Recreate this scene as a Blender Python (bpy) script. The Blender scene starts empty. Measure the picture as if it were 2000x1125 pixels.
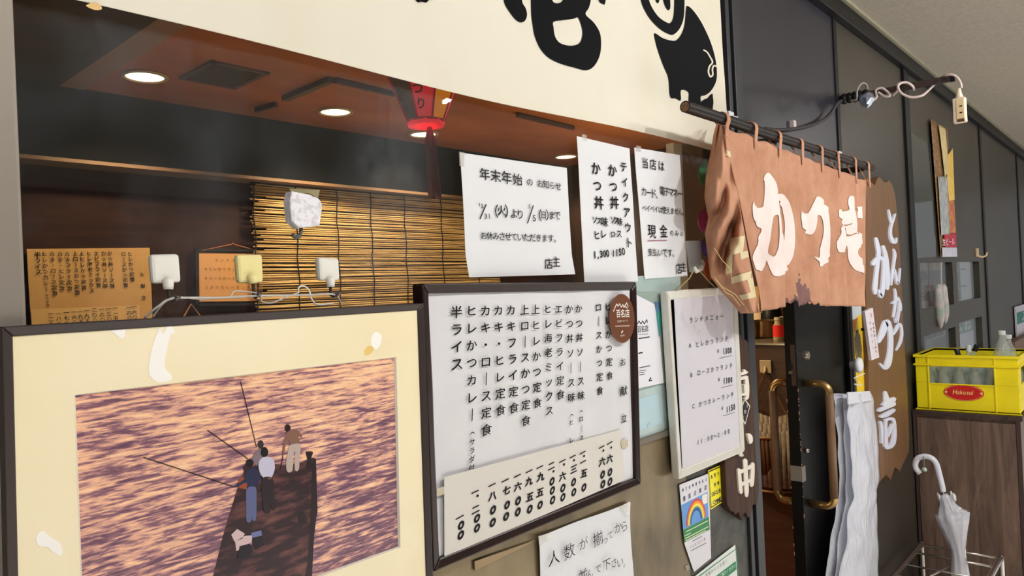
import bpy, bmesh, math, random
from mathutils import Vector, Matrix, noise
random.seed(7)
SC = bpy.context.scene
COL = SC.collection
# ------------------------------------------------------------------ camera
FPX = 1420.65; YAW = math.radians(41.766); PITCH = math.radians(.379); ROLL = math.radians(-2.628)
D = .89; H = 1.65
CAM = Vector((0, -D, H))
fwd = Vector((math.cos(YAW)*math.cos(PITCH), math.sin(YAW)*math.cos(PITCH), math.sin(PITCH)))
r0 = Vector((math.sin(YAW), -math.cos(YAW), 0)); u0 = r0.cross(fwd)
RGT = math.cos(ROLL)*r0 + math.sin(ROLL)*u0
UPV = -math.sin(ROLL)*r0 + math.cos(ROLL)*u0
cd = bpy.data.cameras.new('camera'); cam = bpy.data.objects.new('camera', cd); COL.objects.link(cam)
cd.sensor_width = 36; cd.lens = 36*FPX/2000; cd.clip_start = .02; cd.clip_end = 100
cam.matrix_world = Matrix(((RGT.x, UPV.x, -fwd.x, CAM.x), (RGT.y, UPV.y, -fwd.y, CAM.y), (RGT.z, UPV.z, -fwd.z, CAM.z), (0, 0, 0, 1)))
SC.camera = cam
# ------------------------------------------------------------------ world, lights, exposure
vs = SC.view_settings
vs.view_transform = 'Standard'; vs.look = 'None'; vs.gamma = 1; vs.exposure = 0; vs.use_curve_mapping = False
W = bpy.data.worlds.new('world'); SC.world = W; W.use_nodes = True
W.node_tree.nodes['Background'].inputs[0].default_value = (.97, .98, 1, 1)
W.node_tree.nodes['Background'].inputs[1].default_value = .30
CEIL = H + 1.056     # corridor ceiling
def lamp(name, loc, watts, size, color=(1, 1, 1), aim=None, kind='AREA'):
    l = bpy.data.lights.new(name, kind); l.energy = watts; l.color = color
    o = bpy.data.objects.new(name, l); COL.objects.link(o); o.location = loc
    if kind == 'AREA': l.shape = 'DISK'; l.size = size
    else: l.shadow_soft_size = size
    if aim is not None:
        o.rotation_euler = (Vector(aim) - Vector(loc)).to_track_quat('-Z', 'Y').to_euler()
    return o
WARM = (1, .985, .965); NEUT = (1, 1, 1)
lamp('corridor_downlight', (.15, -1.45, CEIL-.03), 13.5, .22, WARM, (.5, 0, 1.5))
lamp('corridor_downlight', (1.6, -1.6, CEIL-.03), 13, .10, WARM, (1.7, 0, 1.4))
lamp('corridor_downlight', (3.0, -1.55, CEIL-.03), 12.5, .16, NEUT, (2.9, 0, 1.2))
lamp('corridor_downlight', (2.5, -1.6, CEIL-.03), 13, .25, NEUT, (4, -.2, .6))
lamp('corridor_downlight', (5.6, -1.6, CEIL-.03), 9, .3, NEUT, (5.4, 0, 1.0))
for x in (-.8, 1.2, 3.4, 5.6, 8.2):
    l = lamp('floor_bounce_fill', (x, -1.66, CEIL-.03), 60, .2, NEUT, (x, -2.6, 0)); l.data.spread = math.radians(95)  # added lamps: the lit floor bounces light up to brighten the ceiling
# ------------------------------------------------------------------ pixel rays onto real planes
def ray(px, py):
    return (fwd*FPX + RGT*(px-1000) - UPV*(py-562.5)).normalized()
def onY(px, py, y=0.0):
    d = ray(px, py); return CAM + d*((y-CAM.y)/d.y)
def onX(px, py, x):
    d = ray(px, py); return CAM + d*((x-CAM.x)/d.x)
def onZ(px, py, z):
    d = ray(px, py); return CAM + d*((z-CAM.z)/d.z)
def depth(p): return (p-CAM).dot(fwd)
def pxm(p): return depth(p)/FPX       # metres per pixel at p
# ------------------------------------------------------------------ materials
def lin(c):
    c = c/255
    return c/12.92 if c <= .04045 else ((c+.055)/1.055)**2.4
def rgb(r, g, b, k=1.0): return (min(1, lin(r)*k), min(1, lin(g)*k), min(1, lin(b)*k), 1)
def newmat(name):
    m = bpy.data.materials.new(name); m.use_nodes = True
    nt = m.node_tree; return m, nt, nt.nodes['Principled BSDF']
def N(nt, t, **kw):
    n = nt.nodes.new(t)
    for k, v in kw.items():
        if k in n.inputs: n.inputs[k].default_value = v
        else: setattr(n, k, v)
    return n
def mat(name, c, rough=.6, metal=0., spec=.4, c2=None, scale=8., stretch=(1, 1, 1), bump=0., bscale=None, detail=4., lo=.35, hi=.65, emit=0.):
    m, nt, b = newmat(name)
    b.inputs['Roughness'].default_value = rough; b.inputs['Metallic'].default_value = metal
    b.inputs['Specular IOR Level'].default_value = spec
    b.inputs['Base Color'].default_value = c
    if emit: b.inputs['Emission Color'].default_value = c; b.inputs['Emission Strength'].default_value = emit
    if c2 is not None or bump:
        tc = N(nt, 'ShaderNodeTexCoord'); mp = N(nt, 'ShaderNodeMapping'); mp.inputs['Scale'].default_value = stretch
        nt.links.new(tc.outputs['Object'], mp.inputs['Vector'])
    if c2 is not None:
        no = N(nt, 'ShaderNodeTexNoise', Scale=scale, Detail=detail)
        nt.links.new(mp.outputs[0], no.inputs['Vector'])
        rp = N(nt, 'ShaderNodeValToRGB'); rp.color_ramp.elements[0].position = lo; rp.color_ramp.elements[1].position = hi
        rp.color_ramp.elements[0].color = c; rp.color_ramp.elements[1].color = c2
        nt.links.new(no.outputs['Fac'], rp.inputs[0]); nt.links.new(rp.outputs[0], b.inputs['Base Color'])
    if bump:
        n2 = N(nt, 'ShaderNodeTexNoise', Scale=bscale or scale, Detail=3.)
        nt.links.new(mp.outputs[0], n2.inputs['Vector'])
        bp = N(nt, 'ShaderNodeBump', Strength=bump, Distance=.01)
        nt.links.new(n2.outputs['Fac'], bp.inputs['Height']); nt.links.new(bp.outputs[0], b.inputs['Normal'])
    return m
def emat(name, c, s):
    m, nt, b = newmat(name); b.inputs['Base Color'].default_value = c
    b.inputs['Emission Color'].default_value = c; b.inputs['Emission Strength'].default_value = s; return m
def schlick(nt, r0):
    lw = N(nt, 'ShaderNodeLayerWeight', Blend=.5); pw = N(nt, 'ShaderNodeMath', operation='POWER'); pw.inputs[1].default_value = 5
    ma = N(nt, 'ShaderNodeMath', operation='MULTIPLY_ADD'); ma.inputs[1].default_value = 1-r0; ma.inputs[2].default_value = r0
    nt.links.new(lw.outputs['Facing'], pw.inputs[0]); nt.links.new(pw.outputs[0], ma.inputs[0]); return ma
def clear(name, tint=(.9, .93, .92, 1), haze=.06, gloss_ior=1.45, rough=.03, smudge=0., sscale=3., hcol=(.8, .85, .9, 1)):
    """see-through sheet: transparent + fresnel gloss + a little milky haze"""
    m, nt, b = newmat(name); nt.nodes.remove(b); out = nt.nodes['Material Output']
    tr = N(nt, 'ShaderNodeBsdfTransparent', Color=tint); gl = N(nt, 'ShaderNodeBsdfGlossy', Roughness=rough)
    df = N(nt, 'ShaderNodeBsdfDiffuse', Color=hcol); fr = schlick(nt, ((gloss_ior-1)/(gloss_ior+1))**2)
    m1 = N(nt, 'ShaderNodeMixShader', Fac=haze); m2 = N(nt, 'ShaderNodeMixShader')
    nt.links.new(tr.outputs[0], m1.inputs[1]); nt.links.new(df.outputs[0], m1.inputs[2])
    nt.links.new(fr.outputs[0], m2.inputs[0]); nt.links.new(m1.outputs[0], m2.inputs[1]); nt.links.new(gl.outputs[0], m2.inputs[2])
    nt.links.new(m2.outputs[0], out.inputs['Surface'])
    if smudge:
        tc = N(nt, 'ShaderNodeTexCoord'); mp = N(nt, 'ShaderNodeMapping'); mp.inputs['Scale'].default_value = (1.6, 1, .8); mp.inputs['Rotation'].default_value = (0, .6, 0)
        nt.links.new(tc.outputs['Object'], mp.inputs['Vector'])
        n1 = N(nt, 'ShaderNodeTexNoise', Scale=sscale, Detail=3., Distortion=.6); n2 = N(nt, 'ShaderNodeTexNoise', Scale=38., Detail=8., Roughness=.75)
        for n in (n1, n2): nt.links.new(mp.outputs[0], n.inputs['Vector'])
        r1 = N(nt, 'ShaderNodeMapRange'); r1.inputs['From Min'].default_value = .47; r1.inputs['From Max'].default_value = .75
        r2 = N(nt, 'ShaderNodeMapRange'); r2.inputs['From Min'].default_value = .25; r2.inputs['From Max'].default_value = .8
        nt.links.new(n1.outputs['Fac'], r1.inputs[0]); nt.links.new(n2.outputs['Fac'], r2.inputs[0])
        mu = N(nt, 'ShaderNodeMath', operation='MULTIPLY'); nt.links.new(r1.outputs[0], mu.inputs[0]); nt.links.new(r2.outputs[0], mu.inputs[1])
        n3 = N(nt, 'ShaderNodeTexNoise', Scale=70., Detail=2.); nt.links.new(tc.outputs['Object'], n3.inputs['Vector'])
        r3 = N(nt, 'ShaderNodeMapRange'); r3.inputs['From Min'].default_value = .75; r3.inputs['From Max'].default_value = .84; r3.inputs['To Max'].default_value = 1.2
        nt.links.new(n3.outputs['Fac'], r3.inputs[0])
        ad = N(nt, 'ShaderNodeMath', operation='ADD'); nt.links.new(mu.outputs[0], ad.inputs[0]); nt.links.new(r3.outputs[0], ad.inputs[1])
        m3 = N(nt, 'ShaderNodeMath', operation='MULTIPLY_ADD'); m3.inputs[1].default_value = smudge; m3.inputs[2].default_value = haze
        nt.links.new(ad.outputs[0], m3.inputs[0]); nt.links.new(m3.outputs[0], m1.inputs[0])
    return m
def wood(name, dark, light, stretch, scale=6., rough=.5, spec=.3, bump=.15, distort=1.5):
    m, nt, b = newmat(name); b.inputs['Roughness'].default_value = rough; b.inputs['Specular IOR Level'].default_value = spec
    tc = N(nt, 'ShaderNodeTexCoord'); mp = N(nt, 'ShaderNodeMapping'); mp.inputs['Scale'].default_value = stretch
    nt.links.new(tc.outputs['Object'], mp.inputs['Vector'])
    n1 = N(nt, 'ShaderNodeTexNoise', Scale=scale, Detail=8., Roughness=.65, Distortion=distort); nt.links.new(mp.outputs[0], n1.inputs['Vector'])
    rp = N(nt, 'ShaderNodeValToRGB'); e = rp.color_ramp.elements; e[0].position = .3; e[1].position = .72; e[0].color = dark; e[1].color = light
    nt.links.new(n1.outputs['Fac'], rp.inputs[0]); nt.links.new(rp.outputs[0], b.inputs['Base Color'])
    bp = N(nt, 'ShaderNodeBump', Strength=bump, Distance=.004); nt.links.new(n1.outputs['Fac'], bp.inputs['Height']); nt.links.new(bp.outputs[0], b.inputs['Normal'])
    return m
# ------------------------------------------------------------------ mesh builder
X, Y, Z = Vector((1, 0, 0)), Vector((0, 1, 0)), Vector((0, 0, 1))
class MB:
    def __init__(s): s.v = []; s.f = []; s.m = []
    def add(s, vs, fs, mi=0):
        o = len(s.v); s.v += [Vector(p) for p in vs]
        for f in fs: s.f.append(tuple(i+o for i in f)); s.m.append(mi)
        return s
    def box(s, a, b, mi=0):
        (x0, y0, z0), (x1, y1, z1) = [(min(p, q)) for p, q in zip(a, b)], [(max(p, q)) for p, q in zip(a, b)]
        vs = [(x0, y0, z0), (x1, y0, z0), (x1, y1, z0), (x0, y1, z0), (x0, y0, z1), (x1, y0, z1), (x1, y1, z1), (x0, y1, z1)]
        return s.add(vs, [(0, 3, 2, 1), (4, 5, 6, 7), (0, 1, 5, 4), (1, 2, 6, 5), (2, 3, 7, 6), (3, 0, 4, 7)], mi)
    def hexa(s, q0, q1, mi=0):
        """two quads (front, back) joined"""
        return s.add(list(q0)+list(q1), [(3, 2, 1, 0), (4, 5, 6, 7), (0, 1, 5, 4), (1, 2, 6, 5), (2, 3, 7, 6), (3, 0, 4, 7)], mi)
    def bar(s, p, q, w, h, up=Z, mi=0):
        p, q = Vector(p), Vector(q); d = (q-p).normalized(); sx = d.cross(up).normalized(); sy = sx.cross(d)
        a = [sx*w/2+sy*h/2, -sx*w/2+sy*h/2, -sx*w/2-sy*h/2, sx*w/2-sy*h/2]
        return s.hexa([p+k for k in a], [q+k for k in a], mi)
    def prism(s, pts, ext, mi=0):
        n = len(pts); pts = [Vector(p) for p in pts]
        return s.add(pts+[p+ext for p in pts], [tuple(range(n-1, -1, -1)), tuple(range(n, 2*n))]+[(i, (i+1) % n, n+(i+1) % n, n+i) for i in range(n)], mi)
    def tube(s, pts, r, n=8, mi=0, caps=True):
        pts = [Vector(p) for p in pts]; k = len(pts)
        rs = r if isinstance(r, (list, tuple)) else [r]*k
        ref = None; vs = []
        for i, p in enumerate(pts):
            d = (pts[min(i+1, k-1)]-pts[max(i-1, 0)]); d = d.normalized() if d.length > 1e-9 else Z
            if ref is None: ref = d.orthogonal().normalized()
            ref = (ref-d*ref.dot(d)); ref = ref.normalized() if ref.length > 1e-6 else d.orthogonal().normalized()
            b = d.cross(ref)
            vs += [p+(ref*math.cos(2*math.pi*j/n)+b*math.sin(2*math.pi*j/n))*rs[i] for j in range(n)]
        fs = [(i*n+j, i*n+(j+1) % n, (i+1)*n+(j+1) % n, (i+1)*n+j) for i in range(k-1) for j in range(n)]
        if caps: fs += [tuple(range(n-1, -1, -1)), tuple(range((k-1)*n, k*n))]
        return s.add(vs, fs, mi)
    def lathe(s, c, prof, n=20, axis=Z, mi=0):
        c = Vector(c); a = axis.orthogonal().normalized(); b = axis.cross(a); vs = []
        for r, h in prof:
            vs += [c+axis*h+(a*math.cos(2*math.pi*j/n)+b*math.sin(2*math.pi*j/n))*max(r, 1e-5) for j in range(n)]
        k = len(prof)
        return s.add(vs, [(i*n+j, i*n+(j+1) % n, (i+1)*n+(j+1) % n, (i+1)*n+j) for i in range(k-1) for j in range(n)] + ([tuple(range(n-1, -1, -1))] if prof[0][0] > 1e-4 else []) + ([tuple(range((k-1)*n, k*n))] if prof[-1][0] > 1e-4 else []), mi)
    def grid(s, fn, nu, nv, mi=0, mf=None):
        vs = [fn(i/nu, j/nv) for j in range(nv+1) for i in range(nu+1)]
        o = len(s.v); s.v += [Vector(p) for p in vs]
        for j in range(nv):
            for i in range(nu):
                a = j*(nu+1)+i
                s.f.append((o+a, o+a+1, o+a+nu+2, o+a+nu+1)); s.m.append(mf((i+.5)/nu, (j+.5)/nv) if mf else mi)
        return s
    def strip(s, path, w, t, side, mi=0):
        """flat band of width w (along side) and thickness t swept along path"""
        path = [Vector(p) for p in path]; k = len(path); vs = []
        for i, p in enumerate(path):
            d = (path[min(i+1, k-1)]-path[max(i-1, 0)]).normalized(); nn = d.cross(side).normalized()
            vs += [p+side*w/2+nn*t/2, p-side*w/2+nn*t/2, p-side*w/2-nn*t/2, p+side*w/2-nn*t/2]
        fs = [(i*4+j, i*4+(j+1) % 4, i*4+4+(j+1) % 4, i*4+4+j) for i in range(k-1) for j in range(4)]
        return s.add(vs, fs+[(3, 2, 1, 0), (k*4-4, k*4-3, k*4-2, k*4-1)], mi)
def build(name, mb, mats, parent=None, org=None, smooth=False, bevel=0., solid=0., sub=0, recalc=True):
    me = bpy.data.meshes.new(name)
    o3 = Vector(org) if org is not None else Vector((0, 0, 0))
    me.from_pydata([p-o3 for p in mb.v], [], mb.f)
    if not isinstance(mats, (list, tuple)): mats = [mats]
    for m in mats: me.materials.append(m)
    if len(mats) > 1: me.polygons.foreach_set('material_index', mb.m)
    if recalc:
        bm = bmesh.new(); bm.from_mesh(me); bmesh.ops.recalc_face_normals(bm, faces=bm.faces); bm.to_mesh(me); bm.free()
    if smooth:
        for p in me.polygons: p.use_smooth = True
        if smooth == 'auto':
            try: me.set_sharp_from_angle(angle=math.radians(38))
            except Exception: pass
    o = bpy.data.objects.new(name, me); COL.objects.link(o)
    if parent is not None: o.parent = parent
    elif org is not None: o.location = o3
    if solid: md = o.modifiers.new('solid', 'SOLIDIFY'); md.thickness = solid; md.offset = 0
    if bevel: md = o.modifiers.new('bevel', 'BEVEL'); md.width = bevel; md.segments = 2; md.limit_method = 'ANGLE'
    if sub: md = o.modifiers.new('sub', 'SUBSURF'); md.levels = sub; md.render_levels = sub
    return o
class Thing:
    """an Empty at the thing's base that parents its parts"""
    def __init__(s, name, label, cat, org, group=None):
        o = bpy.data.objects.new(name, None); COL.objects.link(o); o.location = org; o.empty_display_size = .05
        o['label'] = label; o['category'] = cat
        if group: o['group'] = group
        s.o = o; s.org = Vector(org)
    def part(s, name, mb, mats, label=None, under=None, **kw):
        p = build(name, mb, mats, parent=under or s.o, org=s.org, **kw)
        if label: p['label'] = label
        return p
def tag(o, label, cat, group=None, kind=None):
    o['label'] = label; o['category'] = cat
    if group: o['group'] = group
    if kind: o['kind'] = kind
    return o
def struct(name, mb, mats, parent=None, **kw):
    o = build(name, mb, mats, parent=parent, **kw)
    if parent is None: o['kind'] = 'structure'
    return o
def copy_tree(root, loc, label=None, group=None):
    r = root.copy(); COL.objects.link(r); r.location = loc
    if label: r['label'] = label
    if group: r['group'] = group
    for ch in list(root.children):
        c = ch.copy(); COL.objects.link(c); c.parent = r
        for g in list(ch.children):
            d = g.copy(); COL.objects.link(d); d.parent = c
    return r
# ------------------------------------------------------------------ lettering
_fc = bpy.data.curves.new('lettering_source', 'FONT'); _fo = bpy.data.objects.new('lettering_source', _fc); COL.objects.link(_fo)
_gl = {}
def glyph(ch, off=0., res=3):
    k = (ch, round(off, 4), res)
    if k not in _gl:
        _fc.body = ch; _fc.offset = off; _fc.resolution_u = res
        bpy.context.view_layer.update()
        dg = bpy.context.evaluated_depsgraph_get()
        me = bpy.data.meshes.new_from_object(_fo.evaluated_get(dg))
        vs = [(v.co.x, v.co.y) for v in me.vertices]; fs = [tuple(p.vertices) for p in me.polygons]
        if vs:
            xs = [p[0] for p in vs]; ys = [p[1] for p in vs]
            if ord(ch) < 0x250: cx, cy = (min(xs)+max(xs))/2, .35
            else: cx, cy = .5, .36
            if ch in '（）': cx, cy = (min(xs)+max(xs))/2, (min(ys)+max(ys))/2
            vs = [(x-cx, y-cy) for x, y in vs]
        bpy.data.meshes.remove(me); _gl[k] = (vs, fs)
    return _gl[k]
VERT = 'ー（）～'
def put(mb, ch, p, sz, u=X, v=Z, nrm=-Y, off=0., nib=0., vert=False, ws=1., rot=0., shear=0., mi=0, res=3, lift=.0004):
    """one character centred at p; nib draws it twice along a diagonal like a slanted brush"""
    vs, fs = glyph(ch, off, res)
    if vert and ch in VERT: rot -= math.pi/2
    c, s_ = math.cos(rot), math.sin(rot)
    for q in ((-.5, .5) if nib else (0,)):
        pts = []
        for x, y in vs:
            x, y = (x+q*nib)*ws, y-q*nib*.75
            x, y = x*c-y*s_, x*s_+y*c
            x += shear*y
            pts.append(p+u*(x*sz)+v*(y*sz)+nrm*(lift+.00005*(q+.5)))
        mb.add(pts, fs, mi)
def line(mb, s, a, b, size, y, jit=.0, mp=None, **kw):
    """characters spread from pixel a to pixel b on the plane at depth y"""
    n = len(s)
    for i, ch in enumerate(s):
        if ch == ' ': continue
        t = i/(n-1) if n > 1 else 0
        px, py = a[0]+(b[0]-a[0])*t, a[1]+(b[1]-a[1])*t
        if mp: px, py = mp(px, py)
        p = onY(px, py, y); k = dict(kw)
        sz = size*pxm(p)*(1+random.uniform(-jit, jit))
        k['rot'] = k.get('rot', 0)+random.uniform(-jit, jit)*.6
        put(mb, ch, p, sz, **k)
def smooth_loop(pts, n=5):
    out = []; k = len(pts)
    for i in range(k):
        p0, p1, p2, p3 = [Vector(pts[(i+j-1) % k]) for j in range(4)]
        for q in range(n):
            t = q/n
            out.append(.5*((2*p1)+(p2-p0)*t+(2*p0-5*p1+4*p2-p3)*t*t+(3*p1-p0-3*p2+p3)*t**3))
    return out
def fill(loops, ext=0.):
    """2D closed loops (even-odd) -> verts, faces in the XY plane"""
    cu = bpy.data.curves.new('outline', 'CURVE'); cu.dimensions = '2D'; cu.fill_mode = 'BOTH'; cu.extrude = ext
    for lp in loops:
        sp = cu.splines.new('POLY'); sp.points.add(len(lp)-1)
        for q, p in zip(sp.points, lp): q.co = (p[0], p[1], 0, 1)
        sp.use_cyclic_u = True
    ob = bpy.data.objects.new('outline', cu); COL.objects.link(ob); bpy.context.view_layer.update()
    me = bpy.data.meshes.new_from_object(ob.evaluated_get(bpy.context.evaluated_depsgraph_get()))
    r = ([v.co.copy() for v in me.vertices], [tuple(p.vertices) for p in me.polygons])
    bpy.data.objects.remove(ob); bpy.data.curves.remove(cu); bpy.data.meshes.remove(me)
    return r
def trace(mb, loops, y, thick=.0, lift=.0005, sm=4, mp=None, mi=0, surf=None):
    """pixel outlines -> letters of their own thickness on the plane at depth y (front side towards the corridor)"""
    L = []
    for lp in loops:
        w = []
        for p in lp:
            q = mp(*p) if mp else p
            P = surf(q[0], q[1]) if surf else onY(q[0], q[1], y); w.append((P.x, P.z))
        L.append(smooth_loop(w, sm) if sm > 1 else [Vector(p) for p in w])
    vs, fs = fill(L, thick/2)
    mb.add([Vector((v.x, y-lift-thick/2+v.z, v.y)) for v in vs], fs, mi)
def quadpx(c, y): return [onY(px, py, y) for px, py in c]
def sheet(mb, c, y, t=.0006, curl=0., n=16, seed=0, rough=0.):
    """thin sheet with pixel corners (tl, tr, br, bl) on plane y, gently wavy"""
    q = quadpx(c, y)
    def fn(u, v, dy=0):
        p = q[0].lerp(q[1], u).lerp(q[3].lerp(q[2], u), v).copy()
        w = noise.noise(Vector((p.x*7+seed, p.z*7, seed)))*rough
        e = max(0, v-.82)/.18*max(0, abs(u-.5)-.3)/.2
        p.y += w-curl*e+dy; return p
    mb.grid(lambda u, v: fn(u, v), n, n); mb.grid(lambda u, v: fn(u, v, t), n, n)
    return q

def stroke(mb, pts, y, mp, thick=.004, lift=.0, sc=1., mi=0):
    """one brush stroke: centre line with a width at each point, as a solid raised letter stroke on the plane y"""
    c = [Vector((*mp(x, yy), w*sc)) for x, yy, w in pts]
    n = len(c); q = []
    for i in range(n-1):
        p0, p1, p2, p3 = [c[max(0, min(n-1, i+j))] for j in (-1, 0, 1, 2)]
        for k in range(5):
            t = k/5; q.append(.5*((2*p1)+(p2-p0)*t+(2*p0-5*p1+4*p2-p3)*t*t+(3*p1-p0-3*p2+p3)*t**3))
    q.append(c[-1]); m = len(q); L = []; R = []
    for i, p in enumerate(q):
        d = (q[min(i+1, m-1)]-q[max(i-1, 0)]).to_2d(); d = d.normalized() if d.length > 1e-9 else Vector((0, 1)); nn = Vector((-d.y, d.x))
        w = max(p.z, .3)/2
        L.append(p.to_2d()+nn*w); R.append(p.to_2d()-nn*w)
    d0 = (q[0]-q[1]).to_2d().normalized(); d1 = (q[-1]-q[-2]).to_2d().normalized()
    poly = L+[q[-1].to_2d()+d1*q[-1].z*.4]+R[::-1]+[q[0].to_2d()+d0*q[0].z*.4]
    vs = []
    for p in poly: P = onY(p.x, p.y, y); vs.append(Vector((P.x, y-lift, P.z)))
    thick += .00025*(len(mb.v) % 7)+.0003*getattr(mb, 'ns', 0); mb.ns = getattr(mb, 'ns', 0)+1
    f = [Vector((v.x, v.y-thick, v.z)) for v in vs]; k = len(vs); o = len(mb.v); N_ = len(L)
    mb.v += vs+f
    for i in range(k): mb.f.append((o+i, o+(i+1) % k, o+k+(i+1) % k, o+k+i)); mb.m.append(mi)
    R0 = N_+1
    for i in range(N_-1):
        mb.f.append((o+k+i, o+k+i+1, o+k+R0+N_-2-i, o+k+R0+N_-1-i)); mb.m.append(mi)
    mb.f.append((o+k+N_-1, o+k+N_, o+k+R0)); mb.m.append(mi)
    mb.f.append((o+k+0, o+k+R0+N_-1, o+k+k-1)); mb.m.append(mi)
# ================================================================== the setting
M_dark = mat('dark_panel', rgb(42, 41, 44), .38, spec=.45, c2=rgb(52, 50, 54), scale=3, bump=.03, bscale=14)
M_olive = mat('olive_panel', rgb(58, 53, 46), .38, spec=.45, c2=rgb(67, 61, 52), scale=2.2, bump=.03, bscale=20)
M_black = mat('black_trim', rgb(16, 15, 16), .45, spec=.3)
M_pillar = mat('pillar_metal', rgb(142, 134, 124), .45, .3, c2=rgb(152, 144, 134), scale=5, stretch=(1, 1, .2))
M_ceil = mat('ceiling_paint', rgb(170, 162, 149), .9, spec=.1, c2=rgb(180, 172, 159), scale=60, bump=.08, bscale=300)
M_ctrim = mat('ceiling_trim', rgb(150, 144, 122), .5)
M_floor = mat('floor_tile', rgb(204, 200, 194), .5, c2=rgb(214, 210, 204), scale=4)
M_slate = mat('slate_dado', rgb(62, 62, 60), .5, spec=.3, c2=rgb(84, 82, 76), scale=25, detail=8, bump=.1, bscale=90)
M_dado = mat('bronze_dado', rgb(84, 74, 56), .34, .45, c2=rgb(150, 132, 100), scale=4.2, detail=9, stretch=(1.6, 1, .8), lo=.3, hi=.72, bump=.05, bscale=60)
M_int = wood('interior_brown', rgb(34, 18, 13), rgb(56, 31, 22), (.35, 1, 4), 5, .6, spec=.15, bump=.02)
M_iceil = mat('interior_ceiling', rgb(180, 108, 66), .7, spec=.15, c2=rgb(152, 88, 52), scale=1.6, stretch=(1, 2, 1), bump=.02)
M_iceild = mat('interior_ceiling_dark', rgb(70, 58, 54), .6, c2=rgb(52, 46, 46), scale=4)
M_iband = mat('interior_ceiling_band', rgb(150, 116, 90), .6)
M_soff = mat('soffit_black', rgb(9, 9, 11), .7, spec=.08, c2=rgb(16, 16, 19), scale=3)
M_lip = mat('soffit_lip', rgb(128, 100, 76), .5)
M_glass = clear('window_glass', (.93, .95, .94, 1), 0.003, 1.42, .02, smudge=.07, sscale=2.6, hcol=(.62, .70, .80, 1))
ZS = 1.296                                   # window sill height
Z0 = 0
XW0, XW1 = .225, 1.93                        # window glass from pillar to door post
f = MB().box((-3, -6, -.06), (12, 0, 0)); struct('floor', f, M_floor)
f = MB().box((-3, -6, CEIL), (12, .3, CEIL+.08)); struct('ceiling', f, M_ceil)
f = MB().box((-3, -6.1, 0), (12, -6, CEIL)); struct('wall_opposite', f, mat('opposite_wall', rgb(70, 66, 62), .7))
f = MB().box((-3.1, -6, 0), (-3, 0, CEIL)); struct('wall_left', f, mat('corridor_end_wall', rgb(120, 114, 106), .8))
f = MB().box((XW0-.9, -.02, 0), (XW0, .07, CEIL)); struct('trim_1', f, M_pillar, bevel=.004)
f = MB().box((-3, -.012, 0), (XW0-.9, .07, CEIL)); struct('wall_front', f, M_dark)
f = MB().box((XW0, -.002, 0), (1.60, .05, ZS)); struct('wall_dado', f, M_dado)
f = MB().box((1.60, -.002, 0), (1.93, .05, ZS)); struct('wall_slate', f, M_slate)
f = MB().box((XW0, -.010, ZS), (1.93, .045, ZS+.014)); struct('trim_2', f, mat('sill_metal', rgb(120, 112, 100), .4, .5), bevel=.002)
f = MB().box((XW0, .004, ZS+.014), (XW1, .010, CEIL)); struct('window_1', f, M_glass)
# door post with two ridges, header above the door
f = MB().box((1.93, -.012, 0), (1.952, .08, CEIL)).box((1.952, .01, 0), (1.966, .08, CEIL)).box((1.966, -.016, 0), (2.012, .08, CEIL))
struct('trim_3', f, mat('door_post', rgb(40, 41, 46), .4, spec=.4), bevel=.002)
f = MB().box((2.012, 0, 2.06), (2.872, .05, CEIL)); struct('wall_header', f, mat('header_panel', rgb(35, 34, 41), .34, spec=.5, c2=rgb(42, 41, 49), scale=2, bump=.02, bscale=9))
f = MB().box((2.872, -.006, 0), (2.905, .009, CEIL)); struct('trim_4', f, M_black, bevel=.002)
f = MB().box((2.905, 0, 0), (3.845, .009, CEIL)); struct('wall_sign_panel', f, M_olive)
f = MB().box((3.845, -.014, 0), (3.90, .06, CEIL)).box((3.90, -.008, 0), (3.955, .06, CEIL)); struct('trim_5', f, M_black, bevel=.002)
f = MB().box((5.80, -.008, 0), (5.86, .06, CEIL)); struct('trim_6', f, M_black, bevel=.002)
f = MB().box((5.86, 0, 0), (7.50, .06, CEIL)); struct('wall_far_panel', f, M_olive)
f = MB().box((7.50, -.008, 0), (7.56, .06, CEIL)); struct('trim_7', f, M_black, bevel=.002)
f = MB().box((7.56, 0, 0), (12, .06, CEIL)); struct('wall_far_end_panel', f, M_olive)
f = MB().box((1.93, -.03, CEIL-.075), (12, .0, CEIL)); struct('trim_8', f, M_black, bevel=.003)
f = MB().box((1.93, -.046, CEIL-.014), (12, -.03, CEIL)); struct('trim_9', f, M_ctrim, bevel=.002)
# far glazed door (between the second and third seam) with clear lights
FD0, FD1 = 3.955, 5.80
def pxrect(c, y): q = quadpx(c, y); return min(p.x for p in q), max(p.x for p in q), min(p.z for p in q), max(p.z for p in q)
wa = (4.03, 4.78, 1.47, 1.71); wb = (4.90, 5.60, 1.478, 1.715); wc = (4.04, 4.78, .95, 1.34); wd = (4.89, 5.60, .95, 1.355)
def with_holes(x0, x1, z0, z1, holes, y0, y1):
    xs = sorted({x0, x1} | {h[0] for h in holes} | {h[1] for h in holes}); zs = sorted({z0, z1} | {h[2] for h in holes} | {h[3] for h in holes})
    m = MB()
    for i in range(len(xs)-1):
        for j in range(len(zs)-1):
            cx, cz = (xs[i]+xs[i+1])/2, (zs[j]+zs[j+1])/2
            if any(h[0] < cx < h[1] and h[2] < cz < h[3] for h in holes): continue
            m.box((xs[i], y0, zs[j]), (xs[i+1], y1, zs[j+1]))
    return m
fd = struct('door_2', with_holes(FD0, FD1, 0, CEIL-.075, [wa, wb, wc, wd], 0, .05), M_olive)
M_pane = clear('pane_glass', (.92, .94, .94, 1), .02, 1.3, .02)
for h in (wa, wb, wc, wd):
    build('glass_pane', MB().box((h[0], .018, h[2]), (h[1], .024, h[3])), M_pane, parent=fd)
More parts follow.
